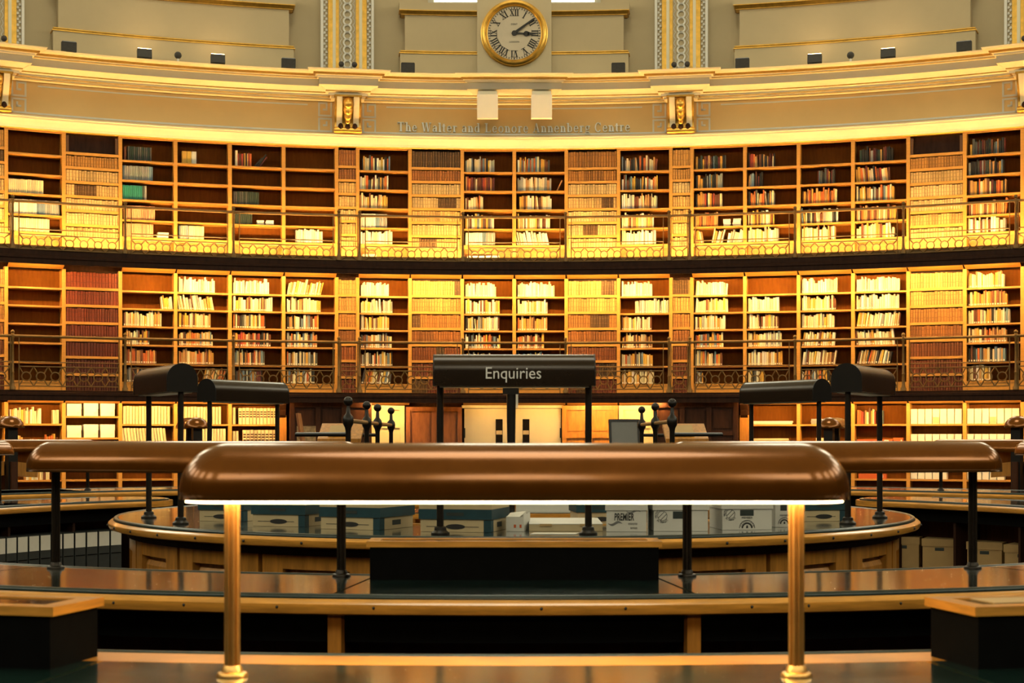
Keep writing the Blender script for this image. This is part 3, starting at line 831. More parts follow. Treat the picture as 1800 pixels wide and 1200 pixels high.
LO = {
 2: {1: [(.78, 1, 'c', -6)], 2: [(.02, .8, 'c', 0)], 3: [(.05, .56, 'm', 0)], 4: [(.05, .7, 'o', 0)], 5: [(.05, .4, 'd', 0)]},
 3: {0: [(.02, .76, 'w', 0)], 1: [(.02, .73, 'c', -10)], 2: [(.02, .66, 'c', 0)], 3: [(.02, .7, 'm', 0)], 4: [(.02, .74, 'o', 0)], 5: [(.5, .9, 'o', 14)]},
 4: {0: [(.02, .78, 'w', 0)], 1: [(.02, .82, 'c', 0)], 2: [(.02, .68, 'm', 0)], 3: [(.02, .8, 'r', 0)], 4: [(.05, .66, 'm', 0)], 5: [(.05, .62, 'd', 0)]},
 5: {0: [(.02, .74, 'c', 14)], 1: [(.02, .72, 'c', 0)], 2: [(.02, .7, 'm', 0)], 3: [(.02, .66, 'm', 0)], 4: [(.02, .66, 'm', 0)], 5: [(.02, .6, 'm', 0)]},
 6: {0: [(.02, .64, 'w', 0)], 1: [(.02, .7, 'c', 0)], 2: [(.02, .62, 'c', 0)], 3: [(.02, .7, 'm', 0)], 4: [(.02, .7, 'm', 0)], 5: [(.02, .66, 'm', 12)]},
 8: {0: [(.02, .68, 'w', 0)], 1: [(.02, .74, 'c', 0)], 2: [(.02, .74, 'm', 0)], 3: [(.02, .76, 'm', 0)], 4: [(.02, .6, 'm', 0)], 5: [(.02, .6, 'm', 0)]},
 9: {0: [(.02, .8, 'w', 0)], 1: [(.02, .7, 'c', 0)], 2: [(.02, .65, 'o', 0)], 3: [(.02, .6, 'o', 0)], 4: [(.02, .6, 'm', 0)], 5: [(.02, .6, 'm', 0)]},
 11: {0: [(.02, .66, 'w', 0)], 1: [(.3, 1, 'w', 0)], 2: [(.02, .68, 'c', 0)], 3: [(.02, .68, 'o', 0)], 4: [(.02, .7, 'm', 0)], 5: [(.02, .74, 'c', 0)]},
 12: {0: [(.02, .7, 'w', 0)], 1: [(.02, .7, 'c', 0)], 2: [(.02, .66, 'c', 0)], 3: [(.02, .64, 'm', 0)], 4: [(.02, .6, 'm', 0)], 5: [(.02, .22, 'd', 0)]},
 13: {1: [(.02, .66, 'w', 0)], 2: [(.02, .66, 'c', 0)], 3: [(.02, .73, 'c', 0)], 4: [(.02, .74, 'c', 0)], 5: [(.02, .34, 'm', 0)]},
 14: {0: [(.02, .74, 'w', 0)], 1: [(.02, .72, 'c', 0)], 2: [(.02, .7, 'c', 0)], 3: [(.02, .7, 'c', 8)], 4: [(.02, .7, 'c', 8)], 5: [(.02, .6, 'm', 0)]},
 15: {0: [(.02, .9, 'w', 0)], 1: [(.02, .86, 'w', 0)], 2: [(.02, .88, 'c', 9)], 3: [(.02, .8, 'c', -6)], 4: [(.02, .72, 'm', 14)], 5: [(.02, .4, 'd', 0)]},
 17: {0: [(.02, .72, 'c', 0)], 1: [(.02, .76, 'o', 0)], 2: [(.02, .82, 'm', 0)], 3: [(.02, .74, 'o', 0)], 4: [(.02, .74, 'm', 0)], 5: [(.02, .46, 'm', 0)]},
}
def bayname(b): return '%s from the left' % ORD[b[3]]
def spine_case(tier, bay, label, group):
    """bookcase packed flush with old leather volumes, dividing rails between the rows"""
    th, w, kd, n = bay
    loc, rz = wall_frame(th, R, tier['base'])
    t = thing('packed_bookcase', label, 'bookcase', loc, rz, group)
    H = tier['top'] - tier['base']
    up = cached(('up', tier['nm'], round(w, 3)), lambda: MB().box(-0.017, 0.017, -0.01, DEPTH, 0, H).mesh('upright', ['oak']))
    link('upright', up, t, (-w / 2 + 0.0175, 0, 0)); link('upright', up, t, (w / 2 - 0.0175, 0, 0))
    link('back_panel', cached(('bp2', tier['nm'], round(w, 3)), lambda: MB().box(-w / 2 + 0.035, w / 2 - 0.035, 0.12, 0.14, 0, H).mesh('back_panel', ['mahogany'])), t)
    upper = tier is T2
    pitch = 0.272 if upper else 0.327
    zt = H - 0.03
    rows = 7
    first = 0.33 if upper else 0.30
    z1 = zt
    for r_ in range(rows):
        hrow = first if r_ == 0 else pitch - 0.055
        z0 = z1 - hrow
        mb = MB(); x = -w / 2 + 0.04
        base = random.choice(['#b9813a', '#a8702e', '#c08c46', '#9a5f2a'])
        if upper and r_ >= 2: base = random.choice(['#d6b070', '#cfa662', '#d9b97e'])  # paler lower rows: glow of the uplights put into the spine colour
        if not upper: base = ['#c79a55', '#c2934f', '#b27c3c', '#a0642c', '#8a4c22', '#7a3d1c', '#6b321a'][r_]  # darker row by row: light fading downward, put into the spine colour
        if n == 1 and not upper and kd == 'F': base = ['#8a3a1a', '#7a3016', '#7a3016', '#6e2a14', '#642410', '#5a200f', '#521c0e'][r_]  # redder leather, with the same downward fading painted in
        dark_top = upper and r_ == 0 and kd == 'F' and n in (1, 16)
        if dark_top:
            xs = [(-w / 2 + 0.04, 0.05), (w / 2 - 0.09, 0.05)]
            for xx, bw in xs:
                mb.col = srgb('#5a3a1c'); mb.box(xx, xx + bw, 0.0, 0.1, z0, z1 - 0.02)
        else:
            run = 0
            while x < w / 2 - 0.045:
                if run <= 0:
                    run = random.randint(3, 8); shade = random.uniform(0.72, 1.15)
                    darkset = not (n == 1 and not upper) and random.random() < (0.09 if not (upper and r_ == 0 and n == 7 and kd == 'F') else 0.9)
                run -= 1
                bw = min(random.uniform(0.040, 0.062), w / 2 - 0.038 - x)
                if bw < 0.012: break
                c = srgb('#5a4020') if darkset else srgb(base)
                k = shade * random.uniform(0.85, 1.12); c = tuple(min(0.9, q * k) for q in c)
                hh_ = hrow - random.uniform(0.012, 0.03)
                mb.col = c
                y0 = random.uniform(0.0, 0.006)
                pl = [(x + 0.001, y0 + 0.012), (x + bw * 0.25, y0), (x + bw * 0.75, y0), (x + bw - 0.001, y0 + 0.012), (x + bw - 0.001, 0.1), (x + 0.001, 0.1)]
                nn = 6
                vs = [(px, py, z0) for px, py in pl] + [(px, py, z0 + hh_) for px, py in pl]
                mb.add(vs, [tuple(range(nn, 2 * nn))] + [(i, (i + 1) % nn, (i + 1) % nn + nn, i + nn) for i in range(nn)])
                # raised bands and title piece
                mb.col = tuple(q * (1.5 if darkset else 0.72) for q in c)
                for fz in (random.choice((0.28, 0.3, 0.33)), random.choice((0.68, 0.72, 0.75))):
                    mb.box(x + bw * 0.15, x + bw * 0.85, y0 - 0.003, y0 + 0.01, z0 + hh_ * fz, z0 + hh_ * fz + 0.018)
                x += bw
        if mb.v:
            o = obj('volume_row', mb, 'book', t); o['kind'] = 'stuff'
        z1 = z0 - 0.055
        link('dividing_rail', cached(('dr', round(w, 3)), lambda: MB().box(-w / 2 + 0.035, w / 2 - 0.035, -0.004, 0.11, 0, 0.05).mesh('dividing_rail', ['oak'])), t, (0, 0, z0 - 0.0525))
    if z1 > 0.03:
        obj('base_panel', MB().box(-w / 2 + 0.035, w / 2 - 0.035, 0.0, 0.03, 0, z1), 'oak', t)

LOBBY = (5, 6, 7, 8, 9, 10, 11, 12)
for b in BAYS:
    th, w, kd, n = b
    for tier, rows in ((T2, UP), (T1, LO)):
        g = tier['nm'] + ' bookcases'
        if kd == 'O':
            rr = rows.get(n, {})
            state = 'empty shelves' if not rr else ('a single row of books' if len(rr) == 1 else 'books on its shelves')
            bookcase(tier, th, w, 'open %s bookcase with %s, %s' % (tier['nm'], state, bayname(b)), g)
            for r_, segs in rr.items():
                for (a0, a1, st, ln) in segs:
                    fill(tier['nm'], b, r_, tier['sh'][r_], a0, a1, st, ln)
        elif kd == 'F':
            spine_case(tier, b, 'packed %s bookcase of leather volumes, %s' % (tier['nm'], bayname(b)), g)
        else:
            spine_case(tier, b, 'narrow packed %s bookcase %s' % (tier['nm'], NNAME[n]), g)
for b in EXTRA:
    for tier in (T2, T1, T0):
        bookcase(tier, b[0], b[1], 'open %s bookcase, %s' % (tier['nm'], XNAME[b[3]]), tier['nm'] + ' bookcases')
        for r_ in range(5 if tier is T2 else (6 if tier is T1 else 2)):
            fill(tier['nm'], b, r_, tier['sh'][r_], .02, random.uniform(.55, .85), random.choice('cmmo'))
BN = {b[3]: b for b in BAYS if b[2] != 'N'}
stack('upper gallery', BN[4], 3, T2['sh'][3], .5, .66, 3); stack('upper gallery', BN[4], 3, T2['sh'][3], .68, .86, 3)
stack('upper gallery', BN[2], 4, T2['sh'][4], .68, .92, 3)
stack('upper gallery', BN[12], 3, T2['sh'][3], .6, .76, 4); stack('upper gallery', BN[12], 3, T2['sh'][3], .79, .97, 4)
stack('upper gallery', BN[8], 5, T2['sh'][5], .05, .42, 2); stack('upper gallery', BN[8], 5, T2['sh'][5], .45, .75, 2)
stack('upper gallery', BN[6], 5, T2['sh'][5], .05, .35, 2, 'cream')

# ground floor rows
for n in (0, 1, 2, 3, 4, 13, 14, 15, 16, 17):
    b = BN[n]
    bookcase(T0, b[0], b[1], 'open ground floor bookcase, %s' % bayname(b), 'ground floor bookcases', [1.97, 1.56, 1.2, 0.76, 0.12] if n == 1 else [1.82, 1.34, 0.76, 0.12])
for n in (0, 3):
    b = BAYS[0] if n == 0 else BAYS[-1]
    bookcase(T0, b[0], b[1], 'narrow ground floor bookcase %s' % NNAME[n], 'ground floor bookcases')
fill('ground floor', BN[0], 0, 1.82, .02, .62, 'c', 0, .34); fill('ground floor', BN[0], 0, 1.82, .84, 1, 'u')
fill('ground floor', BN[0], 1, 1.34, .02, .3, 'c'); fill('ground floor', BN[0], 1, 1.34, .7, .95, 'o')
fill('ground floor', BN[0], 2, .76, .3, .8, 'c')
def volumes(bay, row, z, x0, x1, h, bw, lean=0, bands=False):
    th, w, kd, n = bay; wi = w - 0.09
    x = -wi / 2 + x0 * wi; i = 0
    while x + bw < -wi / 2 + x1 * wi:
        q = bw * random.uniform(0.85, 1.1)
        BOOKS.append(dict(tier='ground floor', bay=bay, row=row, x=x + q / 2, z=z, w=q, h=h * random.uniform(0.985, 1.01), d=0.22, lean=rad(lean), col='cream', i=i, kind='v', bands=bands))
        x += q + 0.009; i += 1
volumes(BN[2], 0, 1.82, .01, .99, .345, .052); volumes(BN[2], 1, 1.34, .01, .9, .40, .050, -7)
volumes(BN[3], 0, 1.82, .01, .88, .34, .052); volumes(BN[3], 1, 1.34, .01, .98, .39, .050)
volumes(BN[4], 0, 1.82, .01, .12, .33, .052); volumes(BN[4], 0, 1.82, .13, .92, .32, .062, 0, True); volumes(BN[4], 1, 1.34, .01, .14, .35, .05); volumes(BN[4], 1, 1.34, .22, .92, .37, .065, 0, True)
fill('ground floor', BN[15], 0, 1.82, .03, .42, 'r', 0); fill('ground floor', BN[15], 0, 1.82, .43, .58, 'm', 0)
stack('ground floor', BN[13], 0, 1.82, .03, .92, 2, 'white'); stack('ground floor', BN[13], 1, 1.34, .1, .85, 6, 'cream')
stack('ground floor', BN[14], 0, 1.82, .2, .68, 3, 'grey'); stack('ground floor', BN[14], 1, 1.34, .3, .75, 6, 'cream'); stack('ground floor', BN[14], 2, .76, .1, .8, 5, 'white')
stack('ground floor', BN[13], 2, .76, .1, .8, 5, 'slate blue')

# white storage boxes and box files on the ground floor
def wall_item(bay, x, z):
    th, w, kd, n = bay
    loc, rz = wall_frame(th, R, z)
    return Vector(loc) + Matrix.Rotation(rz, 3, 'Z') @ Vector((x, 0.03, 0)), rz
k = 0
for r_, z in ((0, 1.97), (1, 1.56)):
    for c_ in range(3):
        p, rz = wall_item(BN[1], -0.33 + c_ * 0.31, z)
        t = thing('storage_box', 'white lidded box, %s of three on the %s shelf, second ground bookcase' % (['left', 'middle', 'right'][c_], ['top', 'second'][r_]), 'box', p, rz, 'white boxes in the second ground bookcase')
        obj('box_body', MB().box(-0.13, 0.13, 0, 0.26, 0, 0.15), 'archive_white', t)
        obj('lid', MB().box(-0.135, 0.135, -0.005, 0.265, 0.14, 0.25 - 0.02 * (c_ == 0)), 'archive_white', t)
        obj('shelf_label', MB().box(0.05, 0.10, -0.008, -0.004, 0.03, 0.08), 'paper', t)
for n in (16, 17):
    for r_, z, h, cnt in ((0, 1.82, 0.285, 7), (1, 1.34, 0.285, 7), (2, 0.76, 0.27, 5)):
        for c_ in range(cnt):
            p, rz = wall_item(BN[n], -0.42 + c_ * 0.137, z)
            lb = '%s white box file, %s from left, %s shelf of the %s ground bookcase' % ('tan-fronted' if (c_ in (3,) and r_ == 0) or (c_ in (0, 4, 6) and r_ == 1) else 'plain', ORD[c_], ORD[r_], ORD[n])
            t = thing('box_file', lb, 'box file', p, rz, 'white box files, %s ground bookcase' % ORD[n])
            obj('box_body', MB().box(-0.062, 0.062, 0, 0.24, 0, h), 'archive_white', t)
            obj('spine_flap', MB().box(-0.058, 0.058, -0.006, 0.0, 0.01, h * 0.45), 'card_tan' if 'tan-' in lb else 'archive_white', t)
            obj('spine_flap', MB().box(-0.058, 0.058, -0.006, 0.0, h * 0.47, h - 0.01), 'archive_white', t)
for c_, (x0, x1, z, h) in enumerate(((-0.45, 0.22, 1.34, 0.10), (-0.45, 0.22, 1.44, 0.09), (0.24, 0.42, 1.34, 0.22), (-0.42, 0.1, 0.76, 0.1))):
    p, rz = wall_item(BN[15], (x0 + x1) / 2, z)
    t = thing('flat_red_box', ['flat orange-red box, lower of two in the sixteenth ground bookcase', 'flat orange-red box, upper of two in the sixteenth ground bookcase', 'tall orange-red box right of the flat ones, sixteenth ground bookcase', 'red box on the third shelf of the sixteenth ground bookcase'][c_], 'box', p, rz, 'red boxes')
    w2 = (x1 - x0) / 2
    obj('box_body', MB().box(-w2, w2, 0, 0.24, 0, h - 0.004), 'red_box', t)
    obj('title_label', MB().box(w2 * 0.55, w2 * 0.8, -0.004, 0.0, h * 0.2, h * 0.8), 'paper', t)

# ------------------------------------------------------------------ books: the largest in view singly, the rest as one mass
def book_geom(mb, b):
    w, h, d = b['w'], b['h'], b['d']
    if b['kind'] == 'h':
        mb.box(-w / 2, w / 2, 0, d, 0, h); return
    pl = [(-w / 2, 0.008), (-w * 0.28, 0.0), (w * 0.28, 0.0), (w / 2, 0.008), (w / 2, d), (-w / 2, d)]
    vs = [(px, py, 0) for px, py in pl] + [(px, py, h) for px, py in pl]
    mb.add(vs, [tuple(reversed(range(6))), tuple(range(6, 12))] + [(i, (i + 1) % 6, (i + 1) % 6 + 6, i + 6) for i in range(6)])
def label_geom(mb, b):
    w, h = b['w'], b['h']
    mb.box(-w * 0.3, w * 0.3, -0.002, 0.002, 0.012, 0.04)
def band_geom(mb, b):
    w, h = b['w'], b['h']
    for fz in (0.42, 0.58, 0.72):
        mb.box(-w * 0.42, w * 0.42, -0.002, 0.003, h * fz, h * fz + 0.028)
HIDE = [(770, 1062, 618, 690), (210, 460, 628, 700), (1340, 1590, 636, 710)]
def project(p):
    y = p.y + D
    return 904 + F * p.x / y, 770 - F * (p.z - CAM_Z) / y
for b in BOOKS:
    th, w, kd, n = b['bay']
    loc, rz = wall_frame(th, R, b['z'])
    p = Vector(loc) + Matrix.Rotation(rz, 3, 'Z') @ Vector((b['x'], 0.035, 0))
    h, lv = b['h'], b['lean']
    if lv:      # keep the lower corner on the shelf
        p.z += abs(math.sin(lv)) * b['w'] / 2 + 0.0005
    b['M'] = Matrix.Translation(p) @ Matrix.Rotation(rz, 4, 'Z') @ Matrix.Rotation(lv, 4, 'Y')
    px, py = project(p + Vector((0, 0, h / 2)))
    b['area'] = b['w'] * h / (p.y + D) ** 2
    if py > 790 or px < -5 or px > 1805 or any(x0 < px < x1 and y0 < py < y1 for x0, x1, y0, y1 in HIDE): b['area'] *= 0.01
    sh_ = random.uniform(0.72, 1.1)
    b['c'] = tuple(min(0.9, q * sh_ * random.uniform(0.95, 1.05)) for q in PALC[b['col']])
order = sorted(range(len(BOOKS)), key=lambda i: -BOOKS[i]['area'])
single = set(order[:300])
mass = MB()
for i, b in enumerate(BOOKS):
    if i in single:
        mb = MB(); mb.col = b['c']; book_geom(mb, b)
        o = obj('book', mb, 'book')
        o.matrix_world = b['M']
        n = b['bay'][3]; seg = [k for k in range(len(BOOKS)) if BOOKS[k]['bay'] is b['bay'] and BOOKS[k]['tier'] == b['tier'] and BOOKS[k]['row'] == b['row']]
        if b['kind'] == 'v':
            pos = sorted([k for k in seg if BOOKS[k]['kind'] == 'v'], key=lambda k: BOOKS[k]['x']).index(i)
            lb = '%s book, %s from left, %s shelf of the %s %s bookcase' % (b['col'], ORD[pos], ORD[b['row']], ORD[n], b['tier'])
        else:
            hs = [k for k in seg if BOOKS[k]['kind'] == 'h']
            side = '' if len(set(round(BOOKS[k]['x'] * 5) for k in hs)) < 2 else (' right-hand' if b['x'] > sum(BOOKS[k]['x'] for k in hs) / len(hs) else ' left-hand')
            lb = '%s flat book, %s from bottom of%s pile, %s shelf, %s %s bookcase' % (b['col'], ORD[b['i']], side, ORD[b['row']], ORD[n], b['tier'])
        tag(o, lb, 'book', 'books, %s %s bookcase' % (ORD[n], b['tier']))
        if b.get('bands'):
            mb = MB(); mb.col = srgb('#4a2c10'); band_geom(mb, b); obj('spine_bands', mb, 'book', o)['kind'] = 'stuff'
        elif b['tier'] == 'lower gallery' and b['kind'] == 'v':
            mb = MB(); mb.col = srgb('#efe6cc'); label_geom(mb, b); obj('spine_label', mb, 'book', o)
    else:
        mass.m = b['M']; mass.col = b['c']; book_geom(mass, b)
        if b['tier'] == 'lower gallery' and b['kind'] == 'v': mass.col = srgb('#efe6cc'); label_geom(mass, b)
        if b.get('bands'): mass.col = srgb('#4a2c10'); band_geom(mass, b)
o = obj('shelved_books', mass, 'book')
tag(o, 'remaining rows of mixed books standing on the gallery and ground shelves', 'books', None, 'stuff')

# ------------------------------------------------------------------ galleries, their lamps and railings
def gallery(nm, zf, zb, kick, soff):
    t = thing('gallery_walkway', '%s walkway with dark mahogany fascia beam' % nm, 'walkway', (0, 0, zb), 0, 'gallery walkways')
    def sw(pr, mm, name, a=rad(37)):
        obj(name, MB().sweep([(r, z - zb) for r, z in pr], -a, a, 90), mm, t)
    sw([(R - 0.82, zb + 0.0), (R - 0.82, zb + 0.09), (R - 0.84, zb + 0.10), (R - 0.84, zb + 0.14), (R - 0.80, zb + 0.16), (R - 0.80, zf), (R - 0.74, zf), (R - 0.74, zb)], 'mahogany', 'fascia')
    sw([(R - 0.76, zf - 0.03), (R - 0.76, zf), (R + 0.3, zf), (R + 0.3, zf - 0.03)], 'dark_iron', 'deck')
    if kick: sw([(R - 0.775, zf), (R - 0.775, zf + 0.085), (R - 0.765, zf + 0.085), (R - 0.765, zf)], 'rail_brass', 'kick_plate')
    sw([(R - 0.75, zf - 0.06), (R - 0.75, zf - 0.04), (R + 0.2, zf - 0.04), (R + 0.2, zf - 0.06)], 'mahogany', 'soffit')
    return t
gallery('upper gallery', 5.0, 4.745, True, 4.86)
gallery('lower gallery', 2.43, 2.236, False, 2.33)

def soffit_lamp(b, z, tier_nm, mm, nm, length=0.72):
    th, w, kd, n = b
    loc, rz = wall_frame(th, R, z)
    nmb = XNAME[n] if kd == 'X' else (NNAME[n] if kd == 'N' else 'over the %s bookcase from the left' % ORD[n])
    t = thing('strip_light', 'strip light under the %s %s' % (tier_nm, nmb), 'strip light', loc, rz, 'strip lights under the galleries')
    mb = MB(); mb.m = Matrix.Translation((0, -0.64, 0.03)) @ Matrix.Rotation(PI / 2, 4, 'Y')
    L = w * length / 2
    mb.lathe([(0.016, -L), (0.016, L)], 8); obj('tube', mb, mm, t)
    obj('batten', MB().box(-L, L, -0.68, -0.60, 0.055, 0.07), 'white_paint', t)
    dz0, dz1 = (0.115, 0.0) if tier_nm == 'upper gallery' else (0.11, -0.025)
    pn = MB(); hw = w / 2 - 0.02
    pn.hexa([(-hw, -0.45, dz0), (hw, -0.45, dz0), (hw, 0.0, dz1), (-hw, 0.0, dz1), (-hw, -0.45, dz0 + 0.012), (hw, -0.45, dz0 + 0.012), (hw, 0.0, dz1 + 0.012), (-hw, 0.0, dz1 + 0.012)])
    obj('soffit_panel', pn, 'oak_shelf', t)
for b in BAYS + EXTRA:
    th, w, kd, n = b
    if not (kd == 'F' and n == 1) and kd != 'N':
        soffit_lamp(b, 4.745, 'upper gallery', 'tube_mid', n)
    if kd == 'X' or (kd != 'N' and n not in (5, 7, 12)):
        soffit_lamp(b, 2.236, 'lower gallery', 'tube_ground', n, 0.2 if n in (8, 9) and kd != 'X' else 0.72)  # short tubes before the cream doors are added only to brighten them
    loc, rz = wall_frame(th, R - 0.66, 5.0)
    nmb = XNAME[n] if kd == 'X' else (NNAME[n] if kd == 'N' else 'before the %s bookcase from the left' % ORD[n])
    t = thing('gallery_uplight', 'warm uplight trough on the upper gallery floor %s' % nmb, 'uplight', loc, rz, 'upper gallery uplights')
    L = w * 0.42
    mb = MB(); mb.m = Matrix.Translation((0, 0, 0.045)) @ Matrix.Rotation(PI / 2, 4, 'Y'); mb.lathe([(0.016, -L), (0.016, L)], 8); obj('tube', mb, 'tube_up', t)
    obj('trough', MB().box(-L - 0.02, L + 0.02, -0.03, 0.03, 0, 0.022), 'white_paint', t)

def ring_mesh(r, tube):
    mb = MB(); mb.tube([(r * math.cos(2 * PI * k / 16), 0, r * math.sin(2 * PI * k / 16)) for k in range(16)], tube, 5, True)
    return mb.mesh('ring', ['rail_brass'], True)
RINGM = {0.073: ring_mesh(0.073, 0.013), 0.080: ring_mesh(0.080, 0.013)}
def railing(a0, a1, z0, top, thin, btop, bc, bbot, rr, label, group, last=False):
    rq = R - 0.79
    am = (a0 + a1) / 2; hwid = rq * math.sin((a1 - a0) / 2)
    loc, rz = wall_frame(am, rq * math.cos((a1 - a0) / 2), z0)
    t = thing('railing_panel', label, 'railing', loc, rz, group)
    def post(x):
        mb = MB()
        mb.lathe([(0.055, 0.0), (0.055, 0.05), (0.04, 0.07), (0.03, 0.12), (0.024, 0.3), (0.032, 0.32), (0.024, 0.34), (0.022, top - z0 - 0.05), (0.034, top - z0 - 0.03), (0.034, top - z0 + 0.03), (0.018, top - z0 + 0.045)], 10)
        o = obj('post', mb, 'rail_brass', t, True, loc=(x, 0, 0))
        mb = MB(); mb.sphere((0, 0, top - z0 + 0.075), 0.036, 10, 6); obj('finial', mb, 'rail_brass', o, True)
    post(-hwid)
    if last: post(hwid)
    def tube(name, x0, x1, z, r): obj(name, MB().tube([(x0, 0, z - z0), (x1, 0, z - z0)], r, 8), 'rail_brass', t, True)
    tube('handrail', -hwid, hwid, top, 0.026)
    e = hwid - 0.11 if hwid > 0.3 else hwid - 0.04
    tube('lower_rail', -e, e, thin, 0.011); tube('band_rail', -e, e, btop, 0.012); tube('band_rail', -e, e, bbot, 0.011)
    for s in (-1, 1):
        obj('stanchion', MB().tube([(s * e, 0, 0.0), (s * e, 0, top - z0)], 0.010, 6), 'rail_brass', t, True)
    n = max(1, round(2 * e / 0.262)); pitch = 2 * e / n
    for k in range(n):
        link('ring', RINGM[rr], t, (-e + pitch * (k + 0.5), 0, bc - z0))
    la = MB(); d = rr * 0.74
    for k in range(n):
        cx = -e + pitch * (k + 0.5)
        for sx in (-1, 1):
            la.tube([(cx + sx * d, 0, bc - z0 + d), (cx + sx * pitch / 2, 0, btop - z0)], 0.012, 4)
            la.tube([(cx + sx * d, 0, bc - z0 - d), (cx + sx * pitch / 2, 0, bbot - z0)], 0.012, 4)
    obj('lattice', la, 'rail_brass', t)['kind'] = 'stuff'
cuts = []
for s in (-1, 0, 1):
    c0 = s * rad(18) - rad(9) + NARROW / 2
    cuts += [c0, c0 + 2 * WIDE, c0 + 4 * WIDE, c0 + 6 * WIDE]
ce = rad(27) + NARROW / 2
cuts = [-ce - 2 * WIDE, -ce] + cuts + [ce, ce + 2 * WIDE]
for gi, (nm, z0, top, thin, bt, bc, bb, rr) in enumerate((('upper', 5.0, 5.87, 5.376, 5.27, 5.13, 4.995 + 0.01, 0.073), ('lower', 2.43, 3.41, 2.94, 2.855, 2.675, 2.50, 0.080))):
    wi = 0; ni = 0
    for k in range(len(cuts) - 1):
        if cuts[k + 1] - cuts[k] < rad(2):
            lb = 'narrow single-ring %s gallery railing panel %s' % (nm, NNAME[ni]); ni += 1
        else:
            lb = 'wide ring-patterned %s gallery railing panel, %s from the left' % (nm, ORD[wi]); wi += 1
        if k in (0, len(cuts) - 2): lb = 'wide ring-patterned %s gallery railing panel beyond the %s picture edge' % (nm, 'left' if k == 0 else 'right'); wi -= (k == 0)
        railing(cuts[k], cuts[k + 1], z0, top, thin, bt, bc, bb, rr, lb, '%s gallery railing panels' % nm, k == len(cuts) - 2)

# ------------------------------------------------------------------ doorway wall under the lower gallery
PXM = (D + R) / F
def lobby(px0, px1, ztop, name, label, cat, build, r=R):
    x = ((px0 + px1) / 2 - 904) * PXM
    th = math.asin(x / R); loc, rz = wall_frame(th, r)
    t = thing(name, label, cat, loc, rz)
    build(t, (px1 - px0) * PXM / 2, ztop)
    return t
def panelled(mm, cols, rows, base='frame'):
    def f(t, hw, zt):
        obj('backing', MB().box(-hw, hw, 0.05, 0.3, 0, zt), mm, t)
        st = 0.09
        for c_ in range(cols + 1):
            x = -hw + (2 * hw - st) * c_ / cols
            obj('stile', MB().box(x, x + st, 0.0, 0.06, 0, zt), mm, t)
        pw = (2 * hw - st) / cols
        zs = [0.0] + rows + [zt - st]
        for c_ in range(cols):
            x0 = -hw + st + pw * c_ + 0.0; x1 = x0 + pw - st
            for z in zs:
                obj('rail', MB().box(x0, x1, 0.004, 0.06, z, z + st), mm, t)
            for z0, z1 in zip(zs[:-1], zs[1:]):
                a, b_ = z0 + st + 0.05, z1 - 0.05
                if b_ - a > 0.1 and x1 - x0 > 0.16:
                    mb = MB(); u = 0.035
                    mb.hexa([(x0 + 0.04, 0.03, a), (x1 - 0.04, 0.03, a), (x1 - 0.04, 0.055, a), (x0 + 0.04, 0.055, a), (x0 + 0.04, 0.03, b_), (x1 - 0.04, 0.03, b_), (x1 - 0.04, 0.055, b_), (x0 + 0.04, 0.055, b_)])
                    obj('raised_panel', mb, mm, t)
    return f
lobby(513, 652, 2.236, 'panelled_lobby', 'dark mahogany panelled lobby wall left of the doors', 'panelling', panelled('dark_panel', 3, [0.8, 1.6]), R - 0.55)
lobby(652, 712, 2.2, 'cream_alcove', 'cream lit alcove panel left of the doors', 'panelling', panelled('panel_cream', 1, [1.0, 1.75]))
lobby(714, 812, 2.17, 'oak_door', 'red-brown panelled door standing left of the cream doors', 'door', panelled('oak_red', 2, [1.0]), R - 0.1)
def doors(t, hw, zt):
    obj('door_frame', MB().box(-hw - 0.05, hw + 0.05, 0.04, 0.14, zt - 0.02, zt + 0.04), 'panel_cream', t)
    for s in (-1, 1):
        lf = obj('door_leaf', MB().box(min(s * 0.012, s * hw), max(s * 0.012, s * hw), 0.05, 0.1, 0.02, zt - 0.03), 'door_cream', t)
        xc = s * 0.27
        obj('slot_window', MB().box(xc - 0.07, xc + 0.07, 0.035, 0.055, 1.0, 1.93), 'dark_glass', lf)
        obj('window_bead', MB().box(xc - 0.085, xc + 0.085, 0.042, 0.052, 0.985, 1.945), 'door_cream', lf)
        obj('notice', MB().box(xc - 0.06, xc + 0.06, 0.03, 0.036, 1.62, 1.70), 'card_tan', lf)
        obj('hinge', MB().box(s * hw - 0.02, s * hw + 0.02, 0.03, 0.06, 1.55, 1.75), 'dark_iron', lf)
    obj('lintel', MB().box(-hw - 0.06, hw + 0.06, 0.0, 0.1, zt + 0.04, 2.236), 'mahogany', t)
t = lobby(816, 986, 2.17, 'door_1', 'cream double doors with two narrow slot windows', 'door', doors); t['kind'] = 'structure'
lobby(988, 1086, 2.2, 'oak_panelling', 'golden oak panelling right of the cream doors', 'panelling', panelled('oak_gold', 2, [0.9, 1.55]), R - 0.05)
lobby(1087, 1150, 2.2, 'cream_alcove', 'cream lit alcove panel right of the doors', 'panelling', panelled('panel_cream', 1, [1.0, 1.75]))
lobby(1150, 1294, 2.236, 'panelled_lobby', 'dark mahogany panelled lobby wall right of the doors', 'panelling', panelled('dark_panel', 3, [0.8, 1.6]), R - 0.55)
